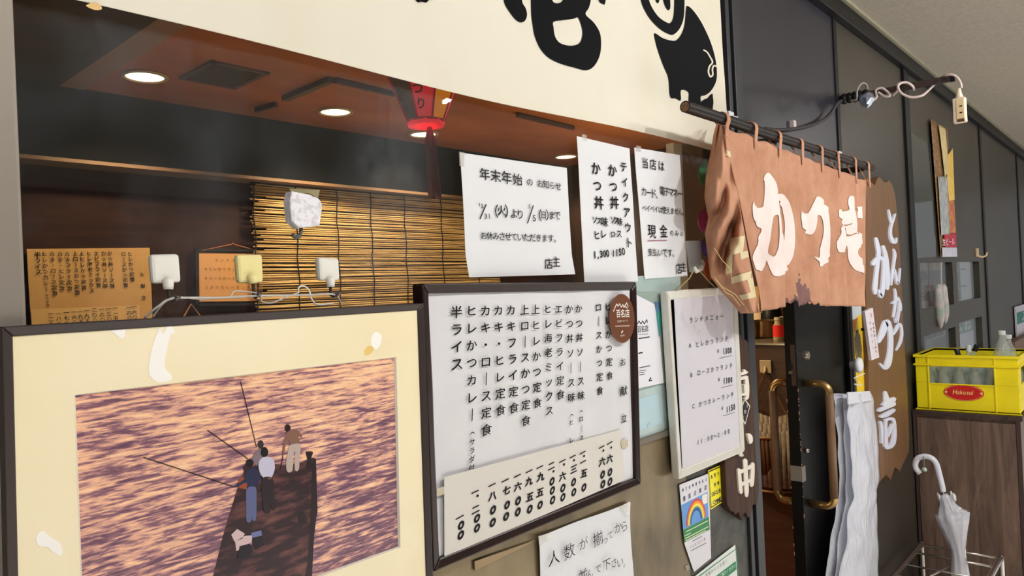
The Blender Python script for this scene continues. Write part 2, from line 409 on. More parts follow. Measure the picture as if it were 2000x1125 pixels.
# added passage behind the far door, stands in for what its panes reflect
f = MB().box((3.9, 1.25, .0), (12, 1.3, CEIL)); struct('wall_passage', f, mat('passage_wall', rgb(196, 196, 188), .8))
lamp('passage_fill', (7.0, .25, 2.3), 16, .15, (.95, 1, .98), None, 'POINT')  # unseen lamp added to light the stand-in passage
# interior shell of the restaurant
IC = 2.5
f = MB().box((0, .06, 0), (4.0, 2.3, .02)); struct('floor_interior', f, mat('interior_floor', rgb(70, 44, 34), .5))
f = MB().box((1.0, .05, IC), (4.0, 2.14, IC+.05)); struct('ceiling_interior', f, M_iceil)
f = MB().box((.912, .05, IC-.004), (1.0, 2.14, IC+.05)); struct('trim_10', f, M_iband)
f = MB().box((0, .05, IC-.008), (.912, 2.14, IC+.05)); struct('trim_11', f, M_iceild)
f = MB().box((0, 2.14, 2.226), (4.0, 2.3, IC+.05)); struct('wall_soffit', f, M_soff)
f = MB().box((0, 2.125, 2.212), (4.0, 2.3, 2.226)); struct('trim_12', f, M_lip)
f = MB().box((0, 2.25, 0), (4.0, 2.3, 2.212)); struct('wall_back', f, M_int)
f = MB().box((-.05, .05, 0), (0, 2.3, IC+.05)); struct('wall_interior_left', f, M_int)
f = MB().box((4.0, .07, 0), (4.05, 2.3, IC+.05)); struct('wall_interior_right', f, mat('pantry_wall', rgb(44, 28, 20), .6, c2=rgb(60, 40, 28), scale=3))
# ================================================================== inside, seen through the window
M_rim = mat('lamp_rim', rgb(190, 160, 120), .4)
dl0 = None
spots = [((283, 148), 'large cream ceiling downlight nearest the left pillar, beside the dark vent', 7), ((655, 217), 'glaring warm ceiling downlight left of the red lantern', 11), ((827, 261), 'small ceiling downlight half hidden by the red tassel of the lantern', 7), ((1105, 305), 'dim yellow ceiling downlight between the first two white notices', 6), ((1237, 322), 'farthest ceiling downlight glimpsed between the tall notice and the cash notice', 5)]
for i, ((px, py), lab, w) in enumerate(spots):
    p = onZ(px, py, IC)
    if dl0 is None:
        dl0 = Thing('ceiling_downlight', lab, 'ceiling lamp', p, 'row of downlights in the dining room ceiling')
        dl0.part('rim', MB().lathe(p, [(.064, -.001), (.078, -.001), (.08, -.006), (.066, -.009), (.064, -.001)], 28), M_rim, smooth=True)
        dl0.part('diffuser', MB().lathe(p, [(.0001, -.004), (.04, -.006), (.065, -.003)], 28), emat('downlight_glow', (1, .86, .58, 1), 5.0), smooth=True)
    else: copy_tree(dl0.o, p, lab)
    s = lamp('downlight_bulb', (p.x, p.y, p.z-.012), w*6, .05, (1, .76, .48), p-Z, 'SPOT'); s.data.spot_size = math.radians(128); s.data.spot_blend = .5
lamp('kitchen_fill', (3.1, .9, 1.9), 18, .12, (1, .78, .48), None, 'POINT')  # unseen fill added to raise the ambient light indoors
lamp('dining_fill', (1.3, 1.0, 1.25), 12, .12, (1, .78, .48), None, 'POINT')  # second added fill, lifts the dining room without a visible source
# dark vent in the ceiling
vq = [onZ(318, 163, IC), onZ(424, 172, IC), onZ(376, 190, IC), onZ(300, 178, IC)]
x0, x1 = 1.20, 1.42; y0, y1 = 1.52, 1.78
vent = Thing('ceiling_vent', 'dark square air vent in the brown dining room ceiling beside the nearest downlight', 'vent', (1.31, 1.65, IC))
vent.part('frame', MB().box((x0, y0, IC-.008), (x1, y0+.018, IC)).box((x0, y1-.018, IC-.008), (x1, y1, IC)).box((x0, y0, IC-.008), (x0+.018, y1, IC)).box((x1-.018, y0, IC-.008), (x1, y1, IC)), mat('vent_frame', rgb(84, 58, 44), .5))
g = MB()
for k in range(8): g.bar((x0+.018, y0+.03+k*.028, IC-.004), (x1-.018, y0+.03+k*.028, IC-.004), .018, .003, up=Vector((0, .5, 1)))
g.box((x0+.018, y0+.018, IC-.001), (x1-.018, y1-.018, IC)); vent.part('grille', g, mat('vent_dark', rgb(44, 30, 24), .6))
# thin dark rails fixed under the ceiling
M_rail = mat('dark_rail', rgb(60, 40, 30), .5)
def rail(a, b, lab, r=.008):
    tag(build('ceiling_rail', MB().bar(onZ(*a, IC-.012), onZ(*b, IC-.012), r*2, .02), M_rail, org=onZ(*a, IC-.012)), lab, 'rail', 'rails under the dining room ceiling')
rail((556, 193), (646, 156), 'dark slanting ceiling rail above the second downlight', .014)
rail((655, 157), (770, 184), 'thin dark ceiling rail running right towards the red lantern')
rail((500, 215), (540, 204), 'thin dark ceiling rail left of the second downlight, by the black soffit')
rail((1010, 224), (1120, 250), 'thin dark ceiling rail far back right of the lantern')
# red paper lantern with its tassel
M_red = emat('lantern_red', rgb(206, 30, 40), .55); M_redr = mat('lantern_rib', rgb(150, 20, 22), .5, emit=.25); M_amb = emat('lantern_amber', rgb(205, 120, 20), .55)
LY = .55
lc = onY(826, 190, LY); lb = onY(832, 238, LY)
zt, zb = lc.z+.12, lb.z
lan = Thing('paper_lantern', 'red tapering paper lantern with black lettering hanging inside the window', 'lantern', (lb.x, LY, zb))
rw = lambda z: .050+(z-zb)*.42
sides = 8; br = MB(); m = MB(); ri = MB(); am = MB()
def ring(z, r): return [Vector((lb.x+math.cos(math.pi*2*(k+.5)/sides)*r, LY+math.sin(math.pi*2*(k+.5)/sides)*r, z)) for k in range(sides)]
a, b = ring(zb, rw(zb)), ring(zt+.12, rw(zt+.12))
for k in range(sides):
    k2 = (k+1) % sides
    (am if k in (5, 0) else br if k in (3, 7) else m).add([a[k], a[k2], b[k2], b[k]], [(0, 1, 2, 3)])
    ri.tube([a[k], b[k]], .0032, 6)
for ps in (a, b): ri.tube(ps+[ps[0]], .004, 6)
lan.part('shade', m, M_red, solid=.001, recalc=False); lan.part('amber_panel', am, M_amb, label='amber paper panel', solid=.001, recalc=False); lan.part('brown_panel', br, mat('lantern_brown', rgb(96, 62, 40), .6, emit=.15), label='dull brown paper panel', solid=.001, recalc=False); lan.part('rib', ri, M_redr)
lan.part('base_ring', MB().lathe((lb.x, LY, zb-.012), [(.030, 0), (.048, 0), (.050, .012), (.030, .012), (.030, 0)], 16), emat('lantern_base', rgb(235, 30, 45), .6))
lt = MB(); nd = Vector((-.25, -.97, 0)).normalized(); ud = Vector((.97, -.25, 0))
for (ch, px, py, sz) in (('つ', 815, 172, 26), ('り', 822, 202, 24)):
    p = onY(px, py, LY-.075); put(lt, ch, p, sz*pxm(p), u=ud, v=Vector((.05, -.12, 1)).normalized(), nrm=nd, off=.02)
for (ch, px, py) in (('ま', 778, 178), ('つ', 784, 195), ('り', 792, 212)):
    p = onY(px, py, LY-.06); put(lt, ch, p, 14*pxm(p), u=Vector((.5, -.8, 0)).normalized(), v=Z, nrm=Vector((-.8, -.5, 0)), off=.02)
lan.part('lettering', lt, M_black)
ts = MB(); tc = onY(845, 262, LY)
for k in range(14):
    an = k*2.4; ts.tube([Vector((lb.x+.012, LY, zb-.005)), Vector((lb.x+.012+.011*math.cos(an), LY+.011*math.sin(an), zb-.05)), Vector((lb.x+.02+.014*math.cos(an), LY+.014*math.sin(an), zb-.2))], .0045, 6)
lan.part('tassel', ts, mat('tassel_red', rgb(120, 14, 20), .7), smooth=True)
# bamboo blind on the back wall
M_bam = mat('bamboo', rgb(160, 124, 72), .5, c2=rgb(220, 188, 128), scale=9, stretch=(.8, 1, 14), lo=.25, hi=.7)
bl = Thing('bamboo_blind', 'tan bamboo slat blind with black cords hanging on the dark back wall', 'blind', (1.7, 2.2, 2.2))
sl = MB(); BX0, BX1 = 1.70, 3.35
z = 2.205; k = 0
while z > 1.36:
    e0 = BX0+random.choice([0, 0, .012, .03, .06])+random.uniform(-.012, .012)
    r = random.uniform(.0032, .0048); ph = random.uniform(0, 6); pts = []
    for i in range(13):
        x = e0+(BX1-e0)*i/12; pts.append((x, 2.2+.0025*math.sin(x*3+ph), z+.0025*math.sin(x*2.1+ph*2)+random.uniform(-.0006, .0006)))
    sl.tube(pts, [r*random.uniform(.92, 1.1) for _ in pts], 6); z -= random.uniform(.0088, .0112)
bl.part('slats', sl, M_bam, smooth=True)
M_cord = mat('black_cord', rgb(18, 16, 16), .8)
for px in (497, 579, 659, 725, 791, 862, 930):
    x = onY(px, 420, 2.19).x; c = MB().tube([(x+.004*math.sin(q*1.3), 2.193-.002*(q % 2), 2.215-q*.0425) for q in range(21)], .0028, 6)
    bl.part('cord', c, M_cord, smooth=True)
bl.part('head_bar', MB().bar((BX0, 2.205, 2.214), (BX1, 2.205, 2.214), .02, .012), M_cord)
# brown menu sheet and lunch board on the back wall
M_kraft = mat('brown_paper', rgb(200, 158, 98), .7, c2=rgb(184, 140, 84), scale=5, bump=.06, bscale=10)
M_ink = mat('ink', rgb(18, 18, 20), .6, spec=.2)
YB = 2.235
kraft = Thing('wall_menu', 'brown paper menu with columns of brush writing on the back wall, far left', 'menu', onY(175, 555, YB))
qs = [(52, 486), (292, 484), (301, 690), (64, 700)]
m = MB(); sheet(m, qs, YB, .004, rough=.004); kraft.part('paper', m, M_kraft, smooth=True)
m = MB(); sheet(m, [(60, 604), (272, 596), (278, 690), (66, 700)], YB-.006, .001, rough=.002); kraft.part('price_strip', m, mat('price_strip_brown', rgb(206, 166, 108), .7))
mm = lambda x, y: (x/3.134, 281+y/3.134)
lt = MB(); kw = dict(mp=mm, vert=True, off=.004, nib=.02, jit=.05, res=1)
for s, a, b, sz in (('半ライス', (230, 680), (235, 785), 12), ('ヒレかつカレー', (272, 675), (285, 890), 10), ('カキ・ロース定食', (320, 675), (337, 915), 10), ('カキ・ヒレ定食', (368, 675), (382, 885), 10), ('カキフライ定食', (412, 675), (428, 885), 10), ('上ロースかつ定食', (460, 672), (475, 910), 10), ('上ヒレかつ定食', (500, 672), (515, 880), 10), ('ヒレ海老ミックス', (545, 672), (562, 898), 10), ('エビフライ定食', (590, 672), (603, 865), 10), ('かつ丼ソース味', (635, 672), (645, 870), 10), ('かつ丼ソース味', (672, 672), (688, 870), 10), ('ロースかつ定食', (755, 675), (770, 865), 10), ('ヒレかつ定食', (795, 675), (810, 830), 10), ('お献立', (870, 800), (880, 940), 9), ('サラダ付', (288, 930), (293, 990), 6)):
    line(lt, s, a, b, sz, YB-.003, **kw)
kraft.part('brush_writing', lt, M_ink)
lt = MB()
for i, (s, x) in enumerate((('一二〇', 310), ('一八〇', 358), ('一七〇', 405), ('一六〇', 452), ('一九五', 492), ('一九五', 530), ('二〇〇', 577), ('一六〇', 622), ('一三〇', 664), ('一一五', 705), ('一六〇', 788), ('一六〇', 820))):
    line(lt, s, (x, 1042-i*4), (x+6, 1105-i*4), 10, YB-.009, **kw)
kraft.part('price_writing', lt, M_ink)
M_bf = mat('board_frame', rgb(30, 20, 16), .5)
lb_ = Thing('lunch_board', 'small tan lunch board in a dark frame hung on the back wall by a cord', 'menu board', onY(430, 540, YB))
qs = [(388, 493), (512, 495), (514, 588), (389, 589)]
m = MB(); sheet(m, qs, YB-.006, .006, n=2); lb_.part('board', m, mat('tan_board', rgb(204, 150, 96), .7))
q = quadpx([(383, 488), (516, 490), (518, 594), (384, 595)], YB); m = MB()
for i in range(4): m.bar(q[i]-Y*.002, q[(i+1) % 4]-Y*.002, .014, .02, up=Y)
lb_.part('frame', m, M_bf)
lt = MB()
for s, a, b in (('ランチメ', (1325, 712), (1430, 712)), ('Aヒレかつラン', (1260, 765), (1430, 768)), ('Bロースかつラ', (1262, 822), (1430, 824)), ('Cかつカレーランチ', (1265, 878), (1520, 880))):
    line(lt, s, a, b, 7, YB-.0075, mp=mm, res=1, jit=.05)
lb_.part('writing', lt, mat('faded_ink', rgb(90, 60, 36), .7))
pk = onY(455, 477, YB-.01)
lb_.part('hanging_cord', MB().tube([onY(395, 489, YB-.01), pk, onY(507, 491, YB-.01)], .003, 6).lathe(pk, [(.0001, -.008), (.008, 0), (.0001, .008)], 8), mat('jute', rgb(140, 84, 46), .8))
jk = onY(373, 594, YB)
tag(build('jute_string', MB().tube([onY(355, 625, YB-.01), jk, onY(395, 622, YB-.01)], .004, 6), mat('jute_light', rgb(150, 104, 72), .8), org=jk), 'short jute cord forming a peak on the back wall, under the lunch board', 'cord')
# ---- inside the doorway: counter, things on it, hook and rack
CX = 3.3
M_ctr = wood('counter_panel', rgb(86, 62, 48), rgb(108, 80, 62), (1, 1, 6), 4, .35, bump=.02)
ctr = Thing('counter', 'brown service counter with steel top just inside the open door', 'counter', (CX, .8, 0))
ctr.part('panel', MB().box((CX, .12, .02), (CX+.68, 1.7, 1.352)), M_ctr, bevel=.003)
ctr.part('worktop', MB().box((CX-.008, .11, 1.352), (CX+.69, 1.7, 1.364)), mat('steel_top', rgb(150, 146, 128), .25, .6), bevel=.002)
def at_counter(px, x): p = onX(px, 660, x); return Vector((x, p.y, 1.364))
c = at_counter(1495, 3.62); po = Thing('cooking_pot', 'wide dull steel pot on the counter inside the door', 'pot', c)
po.part('body', MB().lathe(c, [(.055, 0), (.072, .004), (.075, .085), (.078, .088), (.073, .088), (.07, .01), (.0001, .008)], 28), mat('pot_steel', rgb(150, 120, 84), .35, .7), smooth='auto')
c = at_counter(1522, 3.42); jr = Thing('jar', 'small jar with a bright red label on the counter', 'jar', c)
jr.part('body', MB().lathe(c, [(.024, 0), (.027, .004), (.027, .07), (.018, .085), (.018, .1)], 20), mat('jar_body', rgb(190, 170, 130), .2), smooth='auto')
jr.part('label', MB().lathe(c, [(.0275, .02), (.0275, .075)], 20), mat('red_label', rgb(225, 40, 30), .5, emit=.15)); jr.part('lid', MB().lathe(c, [(.0001, .112), (.019, .112), (.02, .1), (.019, .098)], 16), mat('pale_lid', rgb(210, 196, 160), .4))
c = at_counter(1536, 3.46); tb = Thing('glass_tumbler', 'pale glass container right of the red labelled jar', 'glass', c)
tb.part('body', MB().lathe(c, [(.022, 0), (.026, .004), (.028, .11), (.024, .115), (.022, .115), (.021, .01), (.0001, .008)], 20), clear('tumbler', (.9, .85, .7, 1), .25, 1.5), smooth='auto')
for px, x, r, h, lab in ((1462, 3.50, .03, .15, 'cream cloth bundle at the left end of the counter'), (1484, 3.78, .034, .17, 'pale rounded packet behind the steel pot')):
    c = at_counter(px, x); m = MB().lathe(c, [(r*.9, 0), (r*1.1, h*.3), (r, h*.7), (r*.5, h*.95), (.0001, h)], 14)
    for i, v in enumerate(m.v): m.v[i] = v+Vector((noise.noise(v*30), noise.noise(v*30+X*5), 0))*.008
    tag(build('cloth_bundle', m, mat('cream_cloth_'+str(px), rgb(226, 200, 160), .8), org=c, smooth=True), lab, 'cloth')
c = at_counter(1508, 3.79); kt = Thing('kettle', 'black kettle behind the pot on the counter', 'kettle', c)
kt.part('body', MB().lathe(c, [(.05, 0), (.06, .02), (.055, .13), (.03, .17), (.0001, .175)], 20), M_black, smooth=True); kt.part('handle', MB().tube([c+Vector((0, -.05, .14)), c+Vector((0, -.05, .22)), c+Vector((0, .05, .22)), c+Vector((0, .05, .14))], .007, 8), M_black, smooth=True)
c = at_counter(1534, 3.87); tag(build('box', MB().box(c+Vector((0, -.05, 0)), c+Vector((.1, .16, .26))), mat('kraft_box', rgb(196, 160, 108), .7), org=c), 'tan cardboard box at the back of the counter', 'box')
# adhesive hook, cord and newspaper rack on the counter panel
hp = onX(1496, 716, CX-.004)
hk = Thing('adhesive_hook', 'small cream square hook stuck on the brown counter panel inside the door', 'hook', hp)
hk.part('plate', MB().box(hp+Vector((-.006, -.028, -.03)), hp+Vector((.003, .028, .03))), mat('cream_plastic', rgb(226, 206, 160), .4), bevel=.003)
hk.part('hook', MB().tube([hp+Vector((-.008, 0, 0)), hp+Vector((-.01, 0, -.028)), hp+Vector((-.022, 0, -.034)), hp+Vector((-.024, 0, -.02))], .005, 8), mat('cream_plastic_hook', rgb(226, 206, 160), .4), smooth=True)
RX = CX-.01
tl, tr_ = onX(1448, 830, RX), onX(1560, 838, RX); zb_ = onX(1500, 950, RX).z
rk = Thing('newspaper_rack', 'brown hanging rack holding folded newspapers on the counter panel', 'rack', Vector((RX, (tl.y+tr_.y)/2, zb_)))
yc, hw = (tl.y+tr_.y)/2, abs(tl.y-tr_.y)/2
zr = tl.z-.03
def arc(z, bulge, k=16): return [Vector((RX-.01-bulge*math.sin(math.pi*i/k), yc+hw-2*hw*i/k, z)) for i in range(k+1)]
m = MB(); A, B = arc(zr, .09), arc(zb_, .07)
for i in range(16): m.add([A[i], A[i+1], B[i+1], B[i]], [(0, 1, 2, 3)])
rk.part('pocket', m, wood('rack_leather', rgb(70, 42, 24), rgb(112, 70, 38), (1, 1, 1), 12, .5), solid=.006, smooth=True, recalc=False)
rk.part('rim', MB().tube(arc(zr, .092), .006, 8).tube(arc(zb_, .074), .006, 8), mat('rack_rim', rgb(180, 140, 90), .4, .3), smooth=True)
rk.part('back', MB().box((RX-.006, yc-hw, zb_), (RX-.001, yc+hw, zr+.02)), mat('rack_back', rgb(60, 40, 26), .6))
rk.part('cord', MB().tube([Vector((RX-.008, yc+hw, zr)), hp+Vector((-.02, 0, -.025)), Vector((RX-.008, yc-hw, zr))], .003, 6), mat('tan_cord', rgb(190, 140, 60), .7))
for i, (dx, dz, lab) in enumerate(((.02, .1, 'folded newspaper at the back of the hanging rack'), (.037, .065, 'middle folded newspaper standing in the hanging rack'), (.055, .03, 'front folded newspaper, lowest in the hanging rack'))):
    m = MB(); k = 12
    pts = [Vector((RX-dx-.03*math.sin(math.pi*j/k), yc+hw*.9-1.8*hw*j/k, zb_+.02)) for j in range(k+1)]
    top = [p+Vector((0, 0, zr-zb_+dz-.02+.012*math.sin(j*.6))) for j, p in enumerate(pts)]
    for j in range(k): m.add([pts[j], pts[j+1], top[j+1], top[j]], [(0, 1, 2, 3)])
    tag(build('newspaper', m, mat('newsprint_%d' % i, rgb(176, 160, 138), .8, c2=rgb(146, 132, 114), scale=60, stretch=(1, 1, 1)), org=pts[0], solid=.008, smooth=True, recalc=False), lab, 'newspaper', 'newspapers in the hanging rack')
tag(build('carpet', MB().box((2.03, .06, .0), (3.28, 1.4, .022)), mat('red_carpet', rgb(150, 16, 34), .9, bump=.3, bscale=300), org=(2.6, .6, 0)), 'red carpet on the floor just inside the door', 'carpet')
struct('trim_14', MB().box((6.50, -.06, 1.03), (12, .0, 1.115)), mat('brown_ledge', rgb(132, 100, 80), .5), bevel=.003)
# ================================================================== on the window front: notices, pictures, hooks
M_paper = mat('white_paper', rgb(224, 225, 228), .75, spec=.2, bump=.05, bscale=16)
M_pen = mat('marker_ink', rgb(14, 14, 16), .5, spec=.2)
M_tape = clear('clear_tape', (.95, .95, .93, 1), .22, 1.5, .15, hcol=(.9, .88, .82, 1))
def notice(name, lab, corners, y, group=None, curl=.0, rough=.0018, seed=1, material=None):
    q = quadpx(corners, y); t = Thing(name, lab, 'notice', (q[3]+q[2])/2, group)
    m = MB(); sheet(m, corners, y, .0005, curl=curl, n=24, seed=seed, rough=rough)
    t.part('sheet', m, material or M_paper, smooth=True); return t
def z6(x, y): return (880+x/3.41, 250+y/3.41)
HW = dict(mp=z6, nib=.012, jit=.07, res=2, lift=.0026, ws=1.22)
g = 'handwritten white notices taped to the window'
n1 = notice('paper_notice', 'wide white notice of year-end closing dates, leftmost of the three taped above the menu', [(899, 298), (1107, 328), (1119, 536), (912, 542)], -.004, g, curl=.006, seed=3)
t = MB()
for s, a, b, sz in (('年末年始', (222, 310), (440, 345), 26), ('の', (522, 362), (522, 362), 17), ('お知らせ', (590, 372), (712, 390), 16.5), ('12', (186, 512), (204, 520), 11), ('31', (228, 588), (252, 588), 14), ('（', (300, 555), (300, 555), 26), ('火', (333, 552), (333, 552), 21), ('）', (366, 555), (366, 555), 26), ('より', (416, 572), (458, 577), 22), ('1', (519, 522), (519, 522), 12), ('5', (552, 600), (552, 600), 18), ('（', (590, 582), (590, 582), 24), ('日', (612, 580), (612, 580), 17), ('）', (637, 580), (637, 580), 24), ('まで', (668, 583), (705, 585), 18), ('お休みさせていただきます。', (215, 718), (702, 738), 17), ('店主', (648, 905), (697, 892), 22)):
    line(t, s, a, b, sz, -.004, **HW)
for a, b in (((197, 605), (238, 508)), ((513, 635), (552, 515))):
    t.bar(onY(*z6(*a), -.0068), onY(*z6(*b), -.0068), .0022, .0004, up=Y)
n1.part('handwriting', t, M_pen)
n2 = notice('paper_notice', 'tall narrow white takeout price notice, middle of the three taped above the menu', [(1126, 266), (1230, 290), (1246, 550), (1141, 551)], -.004, g, seed=5)
t = MB()
for s, a, b, sz in (('テイクアウト', (1147, 262), (1182, 765), 21), ('かつ丼', (1072, 285), (1086, 500), 26), ('ソ', (1075, 612), (1075, 612), 16), ('ス', (1097, 618), (1097, 618), 16), ('味', (1122, 625), (1122, 625), 17), ('ロ', (1075, 708), (1075, 708), 14), ('ー', (1093, 708), (1093, 708), 12), ('ス', (1117, 706), (1117, 706), 17), ('1150', (1078, 835), (1145, 822), 19), ('かつ丼', (962, 272), (982, 500), 26), ('ソ', (955, 612), (955, 612), 16), ('ス', (983, 620), (983, 620), 16), ('味', (1020, 627), (1020, 627), 20), ('ヒレ', (968, 715), (1012, 708), 19), ('1,300', (955, 845), (1040, 835), 20)):
    line(t, s, a, b, sz, -.004, **dict(HW, nib=.03, off=.006))
n2.part('handwriting', t, M_pen)
n3 = notice('paper_notice', 'white cash-only notice with a red underline, rightmost of the three beside the brown curtain', [(1239, 288), (1328, 303), (1342, 539), (1259, 545)], -.004, g, seed=9)
t = MB()
for s, a, b, sz in (('当店は', (1290, 235), (1398, 255), 22), ('カード、', (1283, 425), (1378, 445), 20), ('電子マネー', (1405, 420), (1522, 440), 19), ('ペイペイは使えません。', (1284, 535), (1552, 562), 15), ('現金', (1335, 690), (1414, 690), 27), ('のみの', (1468, 700), (1535, 705), 13), ('支払いです。', (1325, 828), (1488, 835), 18), ('店主', (1515, 938), (1545, 928), 21)):
    line(t, s, a, b, sz, -.004, **dict(HW, ws=1.15))
n3.part('handwriting', t, M_pen)
n3.part('red_underline', MB().bar(onY(*z6(1312, 750), -.0068), onY(*z6(1442, 748), -.0068), .0014, .0004, up=Y), mat('red_ink', rgb(150, 40, 60), .5))
def z4(x, y): return (820+x/3.689, 820+y/3.689)
n4 = notice('paper_notice', 'crumpled white waiting notice taped low on the bronze panel under the menu', [(1052, 1048), (1231, 980), (1241, 1170), (1062, 1255)], -.008, g, curl=0, rough=.007, seed=13)
t = MB()
for s, a, b, sz in (('人', (955, 992), (955, 992), 30), ('数', (1065, 945), (1065, 945), 32), ('が', (1168, 890), (1168, 890), 26), ('揃', (1272, 855), (1272, 855), 28), ('って', (1325, 862), (1362, 828), 18), ('から', (1417, 775), (1462, 765), 24), ('並', (1165, 1120), (1165, 1120), 26), ('んで', (1213, 1108), (1275, 1070), 20), ('下', (1335, 1040), (1335, 1040), 24), ('さい。', (1388, 1028), (1475, 1022), 20)):
    line(t, s, a, b, sz, -.012, **dict(HW, mp=z4, nib=0., off=-.006, lift=.004))
n4.part('handwriting', t, M_pen)
for c, lab in (([(855, 838), (935, 815), (945, 850), (860, 905)], 'clear tape over the left corner'), ([(1440, 625), (1515, 588), (1512, 690), (1470, 665)], 'clear tape over the folded right corner')):
    n4.part('tape', MB().prism([onY(*z4(*p), -.0135) for p in c], Y*.0006), M_tape, label=lab)
# little clear tapes at the heads of the notices
for par, pts in ((n2, [(1137, 262), (1146, 264), (1146, 276), (1137, 274)]), (n3, [(1243, 284), (1252, 286), (1252, 297), (1243, 295)]), (n1, [(897, 296), (908, 298), (906, 325), (898, 324)])):
    par.part('tape', MB().prism([onY(*p, -.0052) for p in pts], Y*.0006), M_tape, label='clear tape')
tp = [z4(395, 1020), z4(830, 868), z4(770, 905), z4(398, 1088)]
tag(build('tape', MB().prism([onY(*p, -.0065) for p in tp], Y*.002), mat('brown_tape', rgb(150, 126, 88), .35), org=onY(*tp[0], -.0065)), 'strip of shiny brown tape on the bronze panel under the menu frame', 'tape')
tp = [(1338, 1105), (1346, 1102), (1348, 1112), (1340, 1115)]
tag(build('tape', MB().prism([onY(*p, -.0035) for p in tp], Y*.0012), mat('old_tape', rgb(150, 140, 118), .5), org=onY(*tp[0], -.0035)), 'scrap of old tape left of the rainbow poster on the dark panel', 'tape')
# ------------------------------------------------------------------ framed sea photograph
M_pfr = mat('picture_frame', rgb(56, 46, 44), .4, spec=.4)
PF = -.036
po = [(3, 638), (829, 592), (849, 1195), (24, 1560)]
def framebars(q, w, dep, y):
    """mitred frame from four outer corners (tl, tr, br, bl), width w, from plane y back by dep"""
    m = MB(); c = sum(q, Vector())/4; inn = []
    for i in range(4):
        a, b, d = q[i], q[i-1], q[(i+1) % 4]
        u, v = (b-a).normalized(), (d-a).normalized()
        inn.append(a+(u+v)*w/max(.3, u.cross(v).length))
    for i in range(4):
        j = (i+1) % 4
        m.hexa([q[i], q[j], inn[j]+Y*.004, inn[i]+Y*.004], [q[i]+Y*dep, q[j]+Y*dep, inn[j]+Y*dep, inn[i]+Y*dep])
    return m, inn
q = quadpx(po, PF); pic = Thing('framed_picture', 'large framed sunset sea photograph with wide cream mat in front of the window', 'picture', (q[2]+q[3])/2)
m, inn = framebars(q, .0105, .028, PF); pic.part('frame', m, M_pfr, bevel=.0015)
M_mat = mat('cream_mat', rgb(247, 236, 204), .85, c2=rgb(240, 226, 186), scale=3, detail=6, bump=.04, bscale=500, spec=.1)
ph = [(145, 771), (774, 697), (782, 1069), (164, 1293)]
YM = PF+.006
iq = [onY(*p, YM) for p in ph]
inq = [Vector((p.x, YM, p.z)) for p in inn]
# the mat board: four sides around the opening
m = MB()
for i in range(4):
    j = (i+1) % 4
    m.hexa([inq[i], inq[j], iq[j], iq[i]], [inq[i]+Y*.003, inq[j]+Y*.003, iq[j]+Y*.003, iq[i]+Y*.003])
pic.part('mat_board', m, M_mat)
m = MB()
for i in range(4):
    j = (i+1) % 4; c = sum(iq, Vector())/4
    ii = [p+(c-p)*.009 for p in iq]
    m.hexa([iq[i]-Y*.0003, iq[j]-Y*.0003, ii[j]+Y*.003, ii[i]+Y*.003], [iq[i]+Y*.0006, iq[j]+Y*.0006, ii[j]+Y*.0036, ii[i]+Y*.0036])
pic.part('bevel_edge', m, mat('mat_bevel', rgb(236, 232, 220), .7))
def water():
    m, nt, b = newmat('photo_print_sea'); b.inputs['Roughness'].default_value = .35
    tc = N(nt, 'ShaderNodeTexCoord'); mp = N(nt, 'ShaderNodeMapping'); mp.inputs['Scale'].default_value = (16, 1, 150); mp.inputs['Rotation'].default_value = (0, -.10, 0)
    nt.links.new(tc.outputs['Object'], mp.inputs['Vector'])
    n1 = N(nt, 'ShaderNodeTexNoise', Scale=1.15, Detail=5., Roughness=.6, Distortion=.55); nt.links.new(mp.outputs[0], n1.inputs['Vector'])
    mp2 = N(nt, 'ShaderNodeMapping'); mp2.inputs['Scale'].default_value = (50, 1, 380); mp2.inputs['Rotation'].default_value = (0, .12, 0)
    nt.links.new(tc.outputs['Object'], mp2.inputs['Vector'])
    n2 = N(nt, 'ShaderNodeTexNoise', Scale=1., Detail=4., Roughness=.6, Distortion=.3); nt.links.new(mp2.outputs[0], n2.inputs['Vector'])
    n3 = N(nt, 'ShaderNodeTexNoise', Scale=7., Detail=2.); nt.links.new(tc.outputs['Object'], n3.inputs['Vector'])
    a = N(nt, 'ShaderNodeMix', data_type='FLOAT'); a.inputs[0].default_value = .36
    nt.links.new(n1.outputs['Fac'], a.inputs[2]); nt.links.new(n2.outputs['Fac'], a.inputs[3])
    sx = N(nt, 'ShaderNodeSeparateXYZ'); nt.links.new(tc.outputs['Object'], sx.inputs[0])
    mr = N(nt, 'ShaderNodeMapRange'); mr.inputs['From Min'].default_value = .15; mr.inputs['From Max'].default_value = .48; mr.inputs['To Min'].default_value = -.045; mr.inputs['To Max'].default_value = .05
    nt.links.new(sx.outputs['Z'], mr.inputs[0])
    a2 = N(nt, 'ShaderNodeMath', operation='ADD'); nt.links.new(a.outputs[0], a2.inputs[0]); nt.links.new(mr.outputs[0], a2.inputs[1])
    a3 = N(nt, 'ShaderNodeMath', operation='MULTIPLY_ADD'); a3.inputs[1].default_value = .16; nt.links.new(n3.outputs['Fac'], a3.inputs[0]); nt.links.new(a2.outputs[0], a3.inputs[2])
    rp = N(nt, 'ShaderNodeValToRGB'); r = rp.color_ramp; r.elements[0].position = .47; r.elements[0].color = rgb(104, 70, 90); r.elements[1].position = .72; r.elements[1].color = rgb(254, 216, 172)
    for ps, c in ((.535, rgb(146, 102, 114)), (.58, rgb(212, 158, 142)), (.635, rgb(244, 190, 152))): e = r.elements.new(ps); e.color = c
    nt.links.new(a3.outputs[0], rp.inputs[0]); nt.links.new(rp.outputs[0], b.inputs['Base Color']); return m
m = MB(); YP = YM+.0035
pq = [Vector((p.x, YP, p.z)) for p in iq]
m.hexa(pq, [p+Y*.001 for p in pq]); prn = pic.part('photo_print', m, water())
